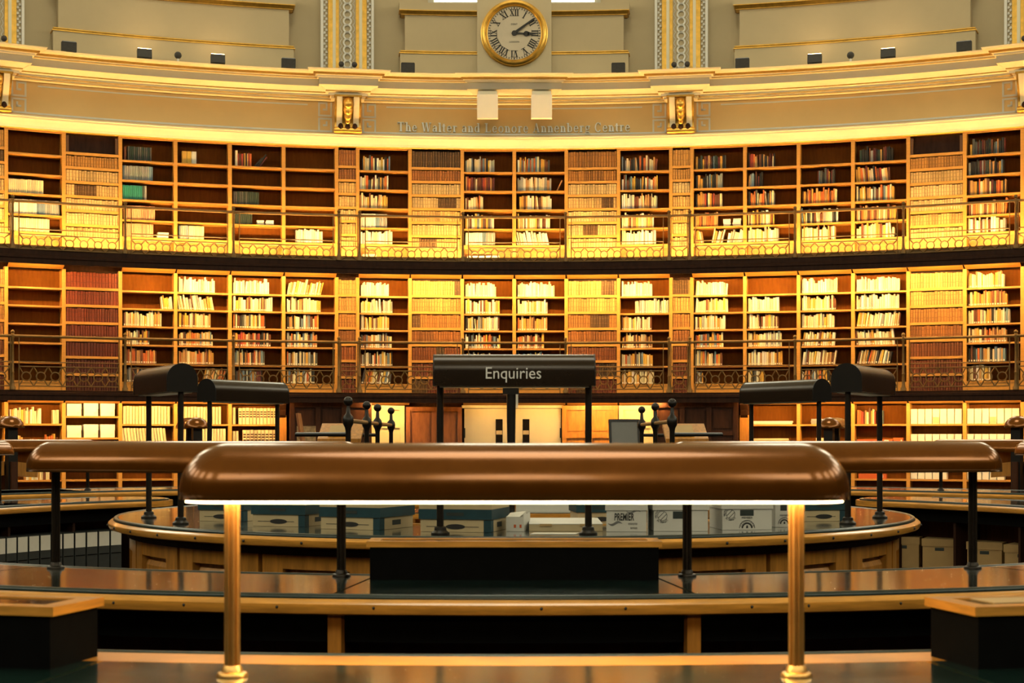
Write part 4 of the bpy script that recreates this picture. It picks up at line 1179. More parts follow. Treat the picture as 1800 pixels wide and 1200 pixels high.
for px, lb in ((501, 'carved oak pilaster at the left end of the doorway wall'), (1303, 'carved oak pilaster at the right end of the doorway wall')):
    x = (px - 904) * PXM; th = math.asin(x / R); loc, rz = wall_frame(th, R - 0.2)
    t = thing('oak_pilaster', lb, 'pilaster', loc, rz, 'carved pilasters by the lobby')
    obj('shaft', MB().box(-0.09, 0.09, 0, 0.3, 0, 2.0), 'oak_gold', t)
    obj('corbel', MB().prism_x([(0.0, 1.95), (-0.06, 2.0), (-0.1, 2.1), (-0.2, 2.2), (-0.2, 2.236), (0.2, 2.236), (0.2, 1.95)], -0.07, 0.07), 'mahogany', t)

# ------------------------------------------------------------------ ring desks (angle measured from the camera side)
TT = 1.052                      # height of the ring desk tops
def dsweep(prof, a0, a1, n=None):
    """sweep with desk angles: 0 faces the camera, positive to the right"""
    n = n or max(2, int(abs(a1 - a0) / rad(1.6)))
    return MB().sweep(prof, PI - a0, PI - a1, n)
def ring_desk(r0, r1, a0, a1, joints, label, partitions=(), wood_inner=0.0, shelf=None, round_end=None):
    t = thing('ring_desk', label, 'desk', (0, 0, 0), 0, 'concentric ring desks')
    edges = [a0] + [j for j in joints if a0 < j < a1] + [a1]
    li = r0 + 0.05 + wood_inner; lo_ = r1 - 0.06
    for e0, e1 in zip(edges[:-1], edges[1:]):
        g0 = e0 + (0.0012 if e0 != a0 else 0); g1 = e1 - (0.0012 if e1 != a1 else 0)
        obj('leather_panel', dsweep([(li, TT - 0.02), (li, TT), (lo_, TT), (lo_, TT - 0.02)], g0, g1), 'leather_green', t, True)
    obj('top_board', dsweep([(r0 + 0.03, TT - 0.045), (r0 + 0.03, TT - 0.015), (r1 - 0.03, TT - 0.015), (r1 - 0.03, TT - 0.045)], a0, a1), 'nosing_oak', t)
    if wood_inner:
        obj('oak_border', dsweep([(r0 + 0.05, TT - 0.02), (r0 + 0.05, TT), (li - 0.004, TT), (li - 0.004, TT - 0.02)], a0, a1), 'nosing_oak', t)
    # dark bead along both edges of the leather
    for rr_ in (lo_ + 0.011, r0 + 0.039):
        obj('leather_bead', dsweep([(rr_ + 0.012 * math.cos(PI * k / 5), TT - 0.008 + 0.012 * math.sin(PI * k / 5)) for k in range(6)] + [(rr_ - 0.012, TT - 0.02), (rr_ + 0.012, TT - 0.02)], a0, a1), 'bead_green', t, True)
    def nose(rc, s):
        pr = [(rc, TT - 0.012), (rc + s * 0.022, TT - 0.014), (rc + s * 0.036, TT - 0.026), (rc + s * 0.038, TT - 0.04), (rc + s * 0.03, TT - 0.056), (rc + s * 0.012, TT - 0.062), (rc, TT - 0.062)]
        return dsweep(pr, a0, a1)
    obj('outer_nosing', nose(r1 - 0.038, 1), 'nosing_oak', t, True)
    obj('inner_nosing', nose(r0 + 0.038, -1), 'bead_green' if wood_inner == 0 and not shelf else 'nosing_oak', t, True)
    plug = MB()
    for k in range(int((a1 - a0) / rad(4.1))):
        a = a0 + rad(4.1) * (k + 0.5) + rad(random.uniform(-1.4, 1.4))
        for rr_ in ((r1 - 0.002), ):
            plug.sphere((rr_ * math.sin(a), -rr_ * math.cos(a), TT - 0.036), 0.0055, 6, 4)
    if plug.v: obj('nosing_plugs', plug, 'dark_iron', t)['kind'] = 'stuff'
    # recessed carcass
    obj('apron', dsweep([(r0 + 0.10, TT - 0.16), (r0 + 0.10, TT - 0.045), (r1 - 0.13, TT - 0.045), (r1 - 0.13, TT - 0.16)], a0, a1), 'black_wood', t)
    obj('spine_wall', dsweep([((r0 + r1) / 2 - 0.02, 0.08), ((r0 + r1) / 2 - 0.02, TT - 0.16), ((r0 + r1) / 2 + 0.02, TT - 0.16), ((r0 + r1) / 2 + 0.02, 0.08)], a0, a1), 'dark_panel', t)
    obj('base', dsweep([(r0 + 0.06, 0), (r0 + 0.06, 0.09), (r1 - 0.1, 0.09), (r1 - 0.1, 0)], a0, a1), 'mahogany', t)
    obj('low_shelf', dsweep([(r0 + 0.06, 0.47), (r0 + 0.06, 0.50), (r1 - 0.12, 0.50), (r1 - 0.12, 0.47)], a0, a1), 'mahogany', t)
    if round_end is not None:
        ae, sg = round_end
        rm = (r0 + r1) / 2; rh = (r1 - r0) / 2
        loc, rz = desk_frame(ae, rm)
        n = 16
        def half(rr_): return [(sg * rr_ * math.cos(-PI / 2 + PI * k / n), rr_ * math.sin(-PI / 2 + PI * k / n)) for k in range(n + 1)]
        def slab(rr_, z0, z1):
            p = half(rr_); mb = MB(); m_ = len(p)
            mb.add([(x, y, z0) for x, y in p] + [(x, y, z1) for x, y in p], [tuple(range(m_)), tuple(range(m_, 2 * m_))] + [(i, (i + 1) % m_, (i + 1) % m_ + m_, i + m_) for i in range(m_)])
            return mb
        obj('end_leather', slab(rh - 0.06, TT - 0.02, TT), 'leather_green', t, loc=loc, rz=rz)
        obj('end_bead', slab(rh - 0.03, TT - 0.03, TT - 0.004), 'bead_green', t, loc=loc, rz=rz)
        obj('end_nosing', slab(rh, TT - 0.06, TT - 0.015), 'nosing_oak', t, loc=loc, rz=rz)
        obj('end_base', slab(rh - 0.12, 0, TT - 0.06), 'dark_panel', t, loc=loc, rz=rz)
    for a in partitions:
        loc, rz = desk_frame(a, r1 - 0.085)
        obj('partition', MB().box(-0.022, 0.022, 0, 0.05, 0.08, TT - 0.05), 'mahogany' if shelf else 'desk_oak', t, loc=loc, rz=rz)
        obj('divider', MB().box(-0.012, 0.012, 0.05, r1 - r0 - 0.2, 0.08, TT - 0.16), 'mahogany', t, loc=loc, rz=rz)
    return t
P2 = 33.2; P3 = 26.6
j2 = [rad(s * (P2 * k + d)) for k in range(-3, 4) for s in (1,) for d in (-6.9, 6.9)]
j3 = [rad(P3 * k + d) for k in range(-3, 4) for d in (-8.4, 8.4)]
ring_desk(4.05, 4.84, rad(-72), rad(72), sorted(j2), 'long curved green-leather desk across the picture behind the lit lamp', [rad(a) for a in (-57, -40.3, -23.4, -6.9, 6.9, 23.4, 40.3, 57)])
ring_desk(6.08, 6.95, rad(-60), rad(60), sorted(j3), 'nearest curved desk at the bottom edge, under the lit lamp', [rad(a) for a in (-35, -18, 18, 35)], wood_inner=0.14)
for s, nm in ((-1, 'left'), (1, 'right')):
    a = sorted((s * rad(94), s * rad(133)))
    ring_desk(4.0, 4.84, a[0], a[1], [s * rad(100), s * rad(118)], 'curved leather desk segment on the far %s, shelves of files beneath' % nm, [s * rad(x) for x in (97, 106, 115, 124, 132)], shelf=True, round_end=(s * rad(133), s))
    a = sorted((s * rad(104), s * rad(160)))
    ring_desk(6.08, 6.95, a[0], a[1], [s * rad(118), s * rad(140)], 'outermost curved desk segment at the far %s' % nm, [s * rad(x) for x in (110, 125, 140, 155)], shelf=True)

# ------------------------------------------------------------------ desk lamps
def stadium(hl, r, n=12):
    pts = []
    for k in range(n + 1):
        a = -PI / 2 + PI * k / n
        pts.append((hl + r * math.cos(a), r * math.sin(a)))
    for k in range(n + 1):
        a = PI / 2 + PI * k / n
        pts.append((-hl + r * math.cos(a), r * math.sin(a)))
    return pts
def shade_mesh():
    LEN, RAD, ZR = 1.384, 0.105, 0.098
    lev = [(0.0, -0.018)] + [(RAD * (1 - math.cos(PI / 2 * k / 14)), ZR * math.sin(PI / 2 * k / 14)) for k in range(0, 15)]
    vs = []; fs = []; n = len(stadium(1, 1))
    for ins, z in lev:
        r = max(0.0004, RAD - ins)
        for x, y in stadium(LEN / 2 - RAD, r):
            vs.append((x, y, z))
    for i in range(len(lev) - 1):
        for k in range(n):
            k2 = (k + 1) % n
            fs.append((i * n + k, i * n + k2, (i + 1) * n + k2, (i + 1) * n + k))
    fs.append(tuple((len(lev) - 1) * n + k for k in range(n)))
    mb = MB(); mb.add(vs, fs)
    return mb.mesh('shade', ['lamp_bronze'], True)
SHADE = shade_mesh()
def plate(hl, r, z0, z1):
    mb = MB(); p = stadium(hl, r); n = len(p)
    mb.add([(x, y, z0) for x, y in p] + [(x, y, z1) for x, y in p], [tuple(reversed(range(n))), tuple(range(n, 2 * n))] + [(i, (i + 1) % n, (i + 1) % n + n, i + n) for i in range(n)])
    return mb
def fluted(h, r=0.0165, flutes=9):
    mb = MB(); n = flutes * 4; vs = []; fs = []
    for z in (0.0, h):
        for k in range(n):
            a = 2 * PI * k / n
            rr_ = r * (1.0 if k % 4 in (0, 1) else 0.72)
            vs.append((rr_ * math.cos(a), rr_ * math.sin(a), z))
    for k in range(n): fs.append((k, (k + 1) % n, (k + 1) % n + n, k + n))
    fs.append(tuple(reversed(range(n)))); fs.append(tuple(range(n, 2 * n)))
    mb.add(vs, fs); return mb
POST = {mm: fluted(0.36).mesh('post', [mm]) for mm in ('brass', 'post_dark')}
FOOT = {}
for mm in ('brass', 'post_dark'):
    FOOT[mm] = MB().lathe([(0.033, 0), (0.033, 0.004), (0.030, 0.009), (0.023, 0.011), (0.021, 0.018), (0.018, 0.024)], 20).mesh('foot', [mm], True)
DIFF = {True: plate(0.587, 0.092, -0.0235, -0.008).mesh('diffuser', ['opal_lit']), False: plate(0.545, 0.085, -0.015, -0.003).mesh('diffuser', ['opal_off'])}
def desk_lamp(a, r, lit, label):
    loc, rz = desk_frame(a, r, TT)
    t = thing('desk_lamp', label, 'lamp', loc, rz, 'bronze desk lamps')
    mm = 'brass' if lit else 'post_dark'  # posts of unlit lamps are brass painted dark to stand for shade
    zr = 0.385
    sh = link('shade', SHADE, t, (0, 0, zr))
    md = sh.modifiers.new('thick', 'SOLIDIFY'); md.thickness = 0.003; md.offset = -1
    link('diffuser', DIFF[lit], t, (0, 0, zr))
    for s in (-1, 1):
        p = link('post', POST[mm], t, (s * 0.584, 0, 0.0)); p.scale = (1, 1, (zr - 0.012) / 0.36)
        link('foot', FOOT[mm], t, (s * 0.584, 0, 0))
        mb = MB().lathe([(0.012, -0.004), (0.010, 0.0), (0.001, 0.003)], 10)
        mb2 = MB(); mb2.m = Matrix.Translation((s * 0.55, -0.094, zr + 0.035)) @ Matrix.Rotation(rad(70), 4, 'X'); mb2.lathe([(0.006, -0.004), (0.006, 0.002), (0.001, 0.004)], 8)
        obj('fixing_screw', mb2, 'lamp_bronze', t, True)
desk_lamp(0, 6.42, True, 'large lit bronze desk lamp in the centre foreground on brass posts')
desk_lamp(rad(-16.6), 4.12, False, 'unlit bronze lamp on the second desk, left behind the lit lamp')
desk_lamp(rad(16.6), 4.12, False, 'unlit bronze lamp on the second desk, right behind the lit lamp')
desk_lamp(rad(-107.5), 4.2, False, 'unlit bronze lamp on the far left desk, cut by the picture edge')
desk_lamp(rad(107.5), 4.2, False, 'unlit bronze lamp on the far right desk, cut by the picture edge')
desk_lamp(rad(-135.8), 6.42, False, 'distant bronze lamp on the outermost desk at far left')
desk_lamp(rad(135.8), 6.42, False, 'distant bronze lamp on the outermost desk at far right')

# ------------------------------------------------------------------ black display boxes on the desks
def display_box(a, r0, depth, label, papers=False):
    loc, rz = desk_frame(a, r0 + depth, TT)
    t = thing('display_box', label, 'display box', loc, rz, 'black display boxes with oak tops')
    H = 0.134; hw = 0.515
    obj('body', MB().box(-hw + 0.012, hw - 0.012, 0.008, depth - 0.008, 0, H - 0.018), 'black_wood', t)
    top = MB()
    top.box(-hw, hw, 0, 0.045, H - 0.02, H); top.box(-hw, hw, depth - 0.045, depth, H - 0.02, H)
    top.box(-hw, -hw + 0.045, 0.045, depth - 0.045, H - 0.02, H); top.box(hw - 0.045, hw, 0.045, depth - 0.045, H - 0.02, H)
    obj('oak_top', top, 'nosing_oak', t)
    obj('glass_inlay', MB().box(-hw + 0.046, hw - 0.046, 0.046, depth - 0.046, H - 0.018, H - 0.003), 'dark_glass', t)
    if papers: obj('card_insert', MB().box(-hw + 0.08, hw - 0.1, 0.06, depth - 0.06, H - 0.002, H + 0.001), 'card_brown', t)
display_box(0, 4.06, 0.20, 'black display box with oak top in the centre of the second desk')
display_box(rad(-13.4), 6.17, 0.22, 'black display box with oak top in the bottom left corner')
display_box(rad(13.4), 6.17, 0.22, 'black display box with oak top in the bottom right corner', True)

# ------------------------------------------------------------------ round central desk
TC = 1.082; R1 = 2.457
desk = thing('round_desk', 'round oak enquiry desk with green leather top in the middle', 'desk')
NSEG = 96
for k, (e0, e1) in enumerate(((-40, 40), (40, 80), (80, 180), (180, 280), (280, 320))):
    obj('leather_panel', dsweep([(1.46, TC - 0.02), (1.46, TC), (R1 - 0.06, TC), (R1 - 0.06, TC - 0.02)], rad(e0 + 0.12), rad(e1 - 0.12), 30), 'leather_green', desk, True)
obj('top_board', MB().sweep([(1.42, TC - 0.05), (1.42, TC - 0.018), (R1 - 0.03, TC - 0.018), (R1 - 0.03, TC - 0.05)], 0, 2 * PI, NSEG, caps=False), 'nosing_oak', desk)
rc = R1 - 0.045
obj('leather_bead', MB().sweep([(rc + 0.014 * math.cos(PI * k / 5), TC - 0.010 + 0.014 * math.sin(PI * k / 5)) for k in range(6)] + [(rc - 0.014, TC - 0.02), (rc + 0.014, TC - 0.02)], 0, 2 * PI, NSEG, caps=False), 'bead_green', desk, True)
rc = R1 - 0.038
obj('nosing', MB().sweep([(rc, TC - 0.014), (rc + 0.022, TC - 0.016), (rc + 0.036, TC - 0.028), (rc + 0.038, TC - 0.042), (rc + 0.03, TC - 0.058), (rc + 0.012, TC - 0.064), (rc, TC - 0.064)], 0, 2 * PI, NSEG, caps=False), 'nosing_oak', desk, True)
plug = MB()
for k in range(44):
    a = 2 * PI * k / 44; plug.sphere((R1 * math.sin(a), R1 * math.cos(a), TC - 0.04), 0.0075, 6, 4)
obj('nosing_plugs', plug, 'dark_iron', desk)['kind'] = 'stuff'
obj('inner_lip', MB().sweep([(1.42, TC - 0.06), (1.42, TC + 0.004), (1.47, TC + 0.004), (1.47, TC - 0.06)], 0, 2 * PI, NSEG, caps=False), 'nosing_oak', desk)
obj('apron', MB().sweep([(2.20, TC - 0.11), (2.20, TC - 0.05), (2.36, TC - 0.05), (2.36, TC - 0.085), (2.345, TC - 0.11)], 0, 2 * PI, NSEG, caps=False), 'mahogany', desk)  # dark strip stands for the shadow beneath the nosing
obj('carcass', MB().sweep([(1.5, 0), (1.5, TC - 0.06), (2.29, TC - 0.06), (2.29, 0)], 0, 2 * PI, NSEG, caps=False), 'desk_oak', desk)
NP = 22
for k in range(NP):
    a0 = 2 * PI * k / NP; a1 = 2 * PI * (k + 1) / NP; g = 0.006; st = 0.055
    for s0, s1 in ((a0 + g, a0 + g + st), (a1 - g - st, a1 - g)):
        obj('stile', MB().sweep([(2.29, 0.05), (2.29, TC - 0.11), (2.335, TC - 0.11), (2.335, 0.05)], s0, s1, 3), 'desk_oak', desk)
    for z0, z1 in ((0.05, 0.15), (0.62, 0.70), (TC - 0.18, TC - 0.11)):
        obj('rail', MB().sweep([(2.29, z0), (2.29, z1), (2.333, z1), (2.333, z0)], a0 + g + st, a1 - g - st, 5), 'desk_oak', desk)
    for z0, z1 in ((0.19, 0.58), (0.725, TC - 0.205)):
        obj('raised_panel', MB().sweep([(2.29, z0), (2.29, z1), (2.305, z1), (2.318, z1 - 0.025), (2.318, z0 + 0.025), (2.305, z0)], a0 + g + st + 0.012, a1 - g - st - 0.012, 5), 'desk_oak', desk)

# ------------------------------------------------------------------ hooded signs on the round desk
def arch(w, h):
    r = w / 2
    return [(-r, 0), (r, 0), (r, h - r)] + [(r * math.cos(PI * k / 14), h - r + r * math.sin(PI * k / 14)) for k in range(1, 14)] + [(-r, h - r)]
def hood(a, label, sign=None):
    loc, rz = desk_frame(a, 2.2, TC)
    t = thing('hooded_light', label, 'hooded light', loc, rz, 'dark arched hoods on posts')
    zb = 1.795 - TC; L = 0.388
    hd = obj('hood', MB().prism_x(arch(0.165, 0.153), -L + 0.004, L - 0.004), 'hood_metal', t, True)
    hd.location = (0, 0, zb)
    for s in (-1, 1):
        c_ = obj('end_cap', MB().prism_x(arch(0.168, 0.155), min(s * L, s * (L - 0.006)), max(s * L, s * (L - 0.006))), 'dark_iron', t)
        c_.location = (0, 0, zb - 0.001)
        mb = MB(); mb.lathe([(0.017, 0.0), (0.016, zb)], 12); obj('post', mb, 'post_dark', t, True, loc=(s * 0.355 if not sign else s * 0.357, 0, 0))
        mb = MB(); mb.lathe([(0.045, 0), (0.045, 0.008), (0.03, 0.02), (0.028, 0.035), (0.02, 0.04)], 16); obj('foot', mb, 'dark_iron', t, True, loc=(s * 0.356, 0, 0))
    obj('light_slot', MB().box(-L + 0.03, L - 0.03, -0.06, 0.06, zb - 0.006, zb), 'opal_off', t)
    if sign:
        me = text_mesh(sign, 0.080, 0.0012, ['sign_white'], sx=0.92)
        link('lettering', me, t, (-0.005, -0.0838, zb + 0.034))
hood(0, 'dark arched Enquiries sign hood standing on the round desk', 'Enquiries')
hood(rad(-63), 'arched hood nearest on the left of the round desk')
hood(rad(63), 'arched hood nearest on the right of the round desk')
hood(rad(-121), 'arched hood at the back left of the round desk')
hood(rad(121), 'arched hood at the back right of the round desk')
pole = thing('centre_pole', 'dark pole with a cross plate behind the Enquiries sign', 'pole', (-0.02, 0.4, 0))
obj('shaft', MB().lathe([(0.026, 0.0), (0.024, 1.2), (0.03, 1.84)], 12), 'dark_iron', pole, True)
obj('cross_plate', MB().box(-0.055, 0.05, -0.03, 0.03, 1.83, 1.90), 'dark_iron', pole)
obj('paper_tag', MB().box(0.03, 0.045, -0.036, -0.031, 1.74, 1.83), 'paper', pole)
obj('foot', MB().lathe([(0.16, 0), (0.16, 0.015), (0.03, 0.04)], 16), 'dark_iron', pole)
# low inner counter inside the round desk
ic = thing('inner_counter', 'low wooden counter top inside the round desk behind the boxes', 'counter', (-0.1, -0.3, 0))
obj('counter_body', MB().box(-0.5, 0.62, 0, 0.5, 0, 1.06), 'desk_oak', ic)
obj('counter_top', MB().box(-0.56, 0.66, -0.05, 0.55, 1.06, 1.09), 'nosing_oak', ic)
obj('counter_leather', MB().box(-0.52, 0.62, -0.01, 0.51, 1.09, 1.095), 'leather_green', ic)
for k, (x, y, w, dd, h, nm) in enumerate(((-0.28, -0.05, 0.5, 0.3, 0.035, 'flat dark folder on the inner counter'), (0.22, -0.08, 0.42, 0.3, 0.05, 'pile of white paper on the inner counter'))):
    o = obj('folder' if k == 0 else 'paper_pile', MB().box(-w / 2, w / 2, 0, dd, 0, h).box(-w / 2 + 0.01, w / 2 - 0.015, 0.012, dd - 0.01, h, h + 0.012), 'file_grey' if k == 0 else 'paper', None, loc=(x, y, 1.095))
    tag(o, nm, 'folder' if k == 0 else 'paper')

# ------------------------------------------------------------------ archive boxes on the round desk
def px_on(px, y, z):
    """desk point at picture column px and depth y from the camera"""
    return ((px - 904) / F * y, y - D, z)
def archive_box(px, depth, rot, w, d, h, mm, label, stripe=False, marks=None):
    p = px_on(px, depth, TC + 0.001)
    t = thing('archive_box', label, 'box', p, rad(rot), 'archive boxes on the round desk')
    lidh = 0.07
    obj('box_body', MB().box(-w / 2, w / 2, -d / 2, d / 2, 0, h - 0.03), mm, t)
    lid = obj('lid', MB().box(-w / 2 - 0.006, w / 2 + 0.006, -d / 2 - 0.006, d / 2 + 0.006, h - lidh, h), mm, t)
    if stripe:
        sb = MB(); e = 0.0075
        sb.box(-w / 2 - e, w / 2 + e, -d / 2 - e, d / 2 + e, h - lidh - 0.048, h - lidh + 0.002)
        obj('teal_band', sb, 'card_teal', t)
        cb = MB(); cb.box(w / 2 - 0.035, w / 2 + 0.0015, -d / 2 - 0.0015, -d / 2 + 0.05, 0.0, h - lidh - 0.05)
        obj('teal_corner', cb, 'card_teal', t)
        lg = MB(); lg.prism([(0.05 * math.cos(2 * PI * k / 16), 0.026 + 0.013 * math.sin(2 * PI * k / 16)) for k in range(16)], -d / 2 - 0.002, -d / 2)
        lg.box(-w / 2 + 0.03, w / 2 - 0.06, -d / 2 - 0.001, -d / 2, 0.024, 0.027)
        obj('printed_oval', lg, 'ink', t)
        obj('hand_hole', MB().box(-0.045, 0.045, -d / 2 - 0.009, -d / 2 - 0.0076, h - lidh - 0.030, h - lidh - 0.014), 'hole_dark', t)
        obj('hand_hole', MB().box(w / 2 + 0.0001, w / 2 + 0.001, -0.045, 0.045, 0.02, 0.045), 'hole_dark', t)
    if marks: marks(t, w, d, h, lidh)
    return t
archive_box(414, 8.72, -17, 0.27, 0.34, 0.18, 'card_tan', 'tan archive box with teal band, leftmost on the round desk', True)
archive_box(515, 8.22, -18, 0.30, 0.34, 0.18, 'card_tan', 'tan archive box with teal band, second from left on the round desk', True)
archive_box(646, 7.95, -24, 0.34, 0.36, 0.18, 'card_tan', 'tan archive box with teal band, third from left on the round desk', True)
archive_box(817, 7.74, -14, 0.36, 0.34, 0.18, 'card_tan', 'tan archive box with teal band left of the open white box', True)
archive_box(1050, 8.42, 6, 0.26, 0.28, 0.18, 'card_tan', 'tan archive box with teal band behind the white box with bold lettering', True)
archive_box(1428, 8.72, 12, 0.26, 0.32, 0.18, 'card_tan', 'tan archive box with teal band, rightmost on the round desk', True)
def wave(t, x, z, w, y, amp=0.012, th=0.009):
    mb = MB(); N = 12
    for k in range(N):
        u0, u1 = k / N, (k + 1) / N
        t0 = th * math.sin(PI * u0) + 0.001; t1 = th * math.sin(PI * u1) + 0.001
        z0 = z + amp * math.sin(2 * PI * u0 + PI); z1 = z + amp * math.sin(2 * PI * u1 + PI)
        mb.prism([(x + w * u0, z0 - t0), (x + w * u1, z1 - t1), (x + w * u1, z1 + t1), (x + w * u0, z0 + t0)], y - 0.0012, y)
    obj('wave_logo', mb, 'ink_grey', t)
def stamp(t, x, z, r, y, words=('IN TRANSIT', 'PROTECTED')):
    mb = MB()
    for rr_ in (r, r * 0.62):
        N = 24
        for k in range(N):
            a0, a1 = 2 * PI * k / N, 2 * PI * (k + 1) / N
            if rr_ == r: continue
            mb.prism([(x + (rr_ - 0.002) * math.cos(a0), z + (rr_ - 0.002) * math.sin(a0)), (x + rr_ * math.cos(a0), z + rr_ * math.sin(a0)), (x + rr_ * math.cos(a1), z + rr_ * math.sin(a1)), (x + (rr_ - 0.002) * math.cos(a1), z + (rr_ - 0.002) * math.sin(a1))], y - 0.001, y)
    c, s = math.cos(rad(45)), math.sin(rad(45))
    for off in (-0.008, 0.008):
        mb.prism([(x - r * 0.55 * c - off * s - 0.001, z - r * 0.55 * s + off * c), (x - r * 0.55 * c - off * s + 0.001, z - r * 0.55 * s + off * c - 0.002), (x + r * 0.55 * c - off * s + 0.001, z + r * 0.55 * s + off * c - 0.002), (x + r * 0.55 * c - off * s - 0.001, z + r * 0.55 * s + off * c)], y - 0.001, y)
    obj('round_stamp', mb, 'ink', t)
    for wd, a_mid, flip in ((words[0], -90, True), (words[1], 90 + 55, False)):
        n = len(wd); span = 110
        for i, ch in enumerate(wd):
            if ch == ' ': continue
            f = (i + 0.5) / n - 0.5
            a = rad(a_mid + (span * f if flip else -span * f))
            me = text_mesh(ch, r * 0.36, 0.0006, ['ink'], sx=0.9)
            rr_ = r * 0.92 if flip else r * 0.68
            rot = a + PI / 2 if flip else a - PI / 2
            me.transform(Matrix.Translation((x + rr_ * math.cos(a), y - 0.0008, z + rr_ * math.sin(a))) @ Matrix.Rotation(-rot, 4, 'Y'))
            link('stamp_letter', me, t)
def badge(t, x, z, y, sc_=1.0):
    mb = MB(); N = 20
    for r0, r1 in ((0.040, 0.043), (0.022, 0.030)):
        r0 *= sc_; r1 *= sc_
        for k in range(N):
            a0, a1 = PI * k / N, PI * (k + 1) / N
            mb.prism([(x + r0 * math.cos(a0), z + r0 * math.sin(a0)), (x + r1 * math.cos(a0), z + r1 * math.sin(a0)), (x + r1 * math.cos(a1), z + r1 * math.sin(a1)), (x + r0 * math.cos(a1), z + r0 * math.sin(a1))], y - 0.001, y)
    mb.prism([(x - 0.006 * sc_, z), (x + 0.006 * sc_, z), (x + 0.004 * sc_, z + 0.014 * sc_), (x - 0.003 * sc_, z + 0.016 * sc_)], y - 0.001, y)
    obj('member_badge', mb, 'ink', t)
    me = text_mesh('MEMBER', 0.016 * sc_, 0.0006, ['ink']); link('badge_text', me, t, (x, y - 0.0008, z + 0.050 * sc_))
    for i, ch in enumerate('ASSOCIATE'):
        a = rad(160 - i * 17.5); rr_ = 0.0315 * sc_
        me = text_mesh(ch, 0.0115 * sc_, 0.0006, ['ink'])
        me.transform(Matrix.Translation((x + rr_ * math.cos(a), y - 0.0008, z + rr_ * math.sin(a))) @ Matrix.Rotation(-(a - PI / 2), 4, 'Y'))
        link('badge_letter', me, t)
def premier(t, w, d, h, lidh):
    me = text_mesh('PREMIER', 0.050, 0.0008, ['ink'], sx=0.52, bold=0.0010, shear=0.08)
    link('printed_name', me, t, (-0.012, -d / 2 - 0.001, 0.056))
    for i, wd in enumerate(('enterprise', 'services')):
        me = text_mesh(wd, 0.020, 0.0006, ['ink_grey'], 'RIGHT', sx=0.55); link('small_text', me, t, (w / 2 - 0.045, -d / 2 - 0.001, 0.034 - 0.021 * i))
    wave(t, -w / 2 + 0.008, 0.040, 0.07, -d / 2, 0.007, 0.006); wave(t, 0.0, 0.099, 0.07, -d / 2, 0.006, 0.004)
def transit(t, w, d, h, lidh):
    stamp(t, -w / 2 + 0.042, 0.076, 0.040, -d / 2)
    obj('hand_hole', MB().box(-0.04, 0.042, -d / 2 - 0.001, -d / 2 + 0.0, 0.062, 0.098), 'hole_dark', t)
def member(t, w, d, h, lidh):
    stamp(t, -w / 2 + 0.042, 0.080, 0.038, -d / 2)
    obj('hand_hole', MB().box(-0.036, 0.034, -d / 2 - 0.001, -d / 2, 0.070, 0.100), 'hole_dark', t)
    badge(t, 0.0, 0.008, -d / 2, 0.95)
def member2(t, w, d, h, lidh):
    obj('hand_hole', MB().box(-0.03, 0.005, -d / 2 - 0.001, -d / 2, 0.085, 0.115), 'hole_dark', t)
    badge(t, -0.008, 0.016, -d / 2, 0.8)
archive_box(1101, 7.74, -4, 0.198, 0.28, 0.175, 'card_white', 'white card box with bold black lettering and grey waves on round desk', False, premier)
archive_box(1190, 7.78, 2, 0.27, 0.28, 0.175, 'card_white', 'white card box with a transit stamp beside the one with bold lettering', False, transit)
archive_box(1301, 7.90, 6, 0.255, 0.28, 0.175, 'card_white', 'white card box with member badge and stamp on the round desk', False, member)
archive_box(1366, 8.14, 9, 0.115, 0.28, 0.20, 'card_white', 'narrow white card box with small badge on the round desk', False, member2)
p = px_on(993, 7.78, TC + 0.001)
t = thing('flat_carton', 'flat brown cardboard carton with tabs in the middle of the round desk', 'carton', p, 0)
obj('carton_body', MB().hexa([(-0.183, -0.14, 0), (0.183, -0.14, 0), (0.175, 0.2, 0), (-0.175, 0.2, 0), (-0.183, -0.14, 0.034), (0.183, -0.14, 0.034), (0.175, 0.2, 0.046), (-0.175, 0.2, 0.046)]), 'card_tan', t)
obj('carton_lid', MB().hexa([(-0.184, -0.142, 0.034), (0.184, -0.142, 0.034), (0.176, 0.202, 0.046), (-0.176, 0.202, 0.046), (-0.184, -0.142, 0.037), (0.184, -0.142, 0.037), (0.176, 0.202, 0.049), (-0.176, 0.202, 0.049)]), 'card_white', t)
for x in (-0.10, 0.10): obj('tab', MB().box(x - 0.03, x + 0.03, -0.145, -0.14, 0.024, 0.036), 'card_brown', t)
p = px_on(911, 7.72, TC + 0.001)
t = thing('open_box', 'small torn white box standing left of the flat carton', 'box', p, rad(-10))
ob = MB(); ob.m = Matrix.Diagonal((0.8, 1, 1, 1)); ob.box(-0.055, 0.055, -0.1, -0.096, 0, 0.07).box(-0.055, 0.055, 0.096, 0.1, 0, 0.08).box(-0.055, -0.051, -0.096, 0.096, 0, 0.075).box(0.051, 0.055, -0.096, 0.096, 0, 0.085).box(-0.05, 0.05, -0.096, 0.096, 0, 0.004)
obj('box_wall', ob, 'card_white', t)
obj('torn_flap', MB().hexa([(-0.04, -0.1, 0.07), (0.024, -0.1, 0.07), (0.04, 0.0, 0.075), (-0.04, 0.0, 0.085), (-0.04, -0.1, 0.073), (0.024, -0.1, 0.073), (0.04, 0.0, 0.097), (-0.04, 0.0, 0.088)]), 'paper', t)
obj('printed_mark', MB().box(-0.005, 0.006, -0.1012, -0.1, 0.018, 0.034).box(0.024, 0.034, -0.1012, -0.1, 0.018, 0.034), 'red_box', t)
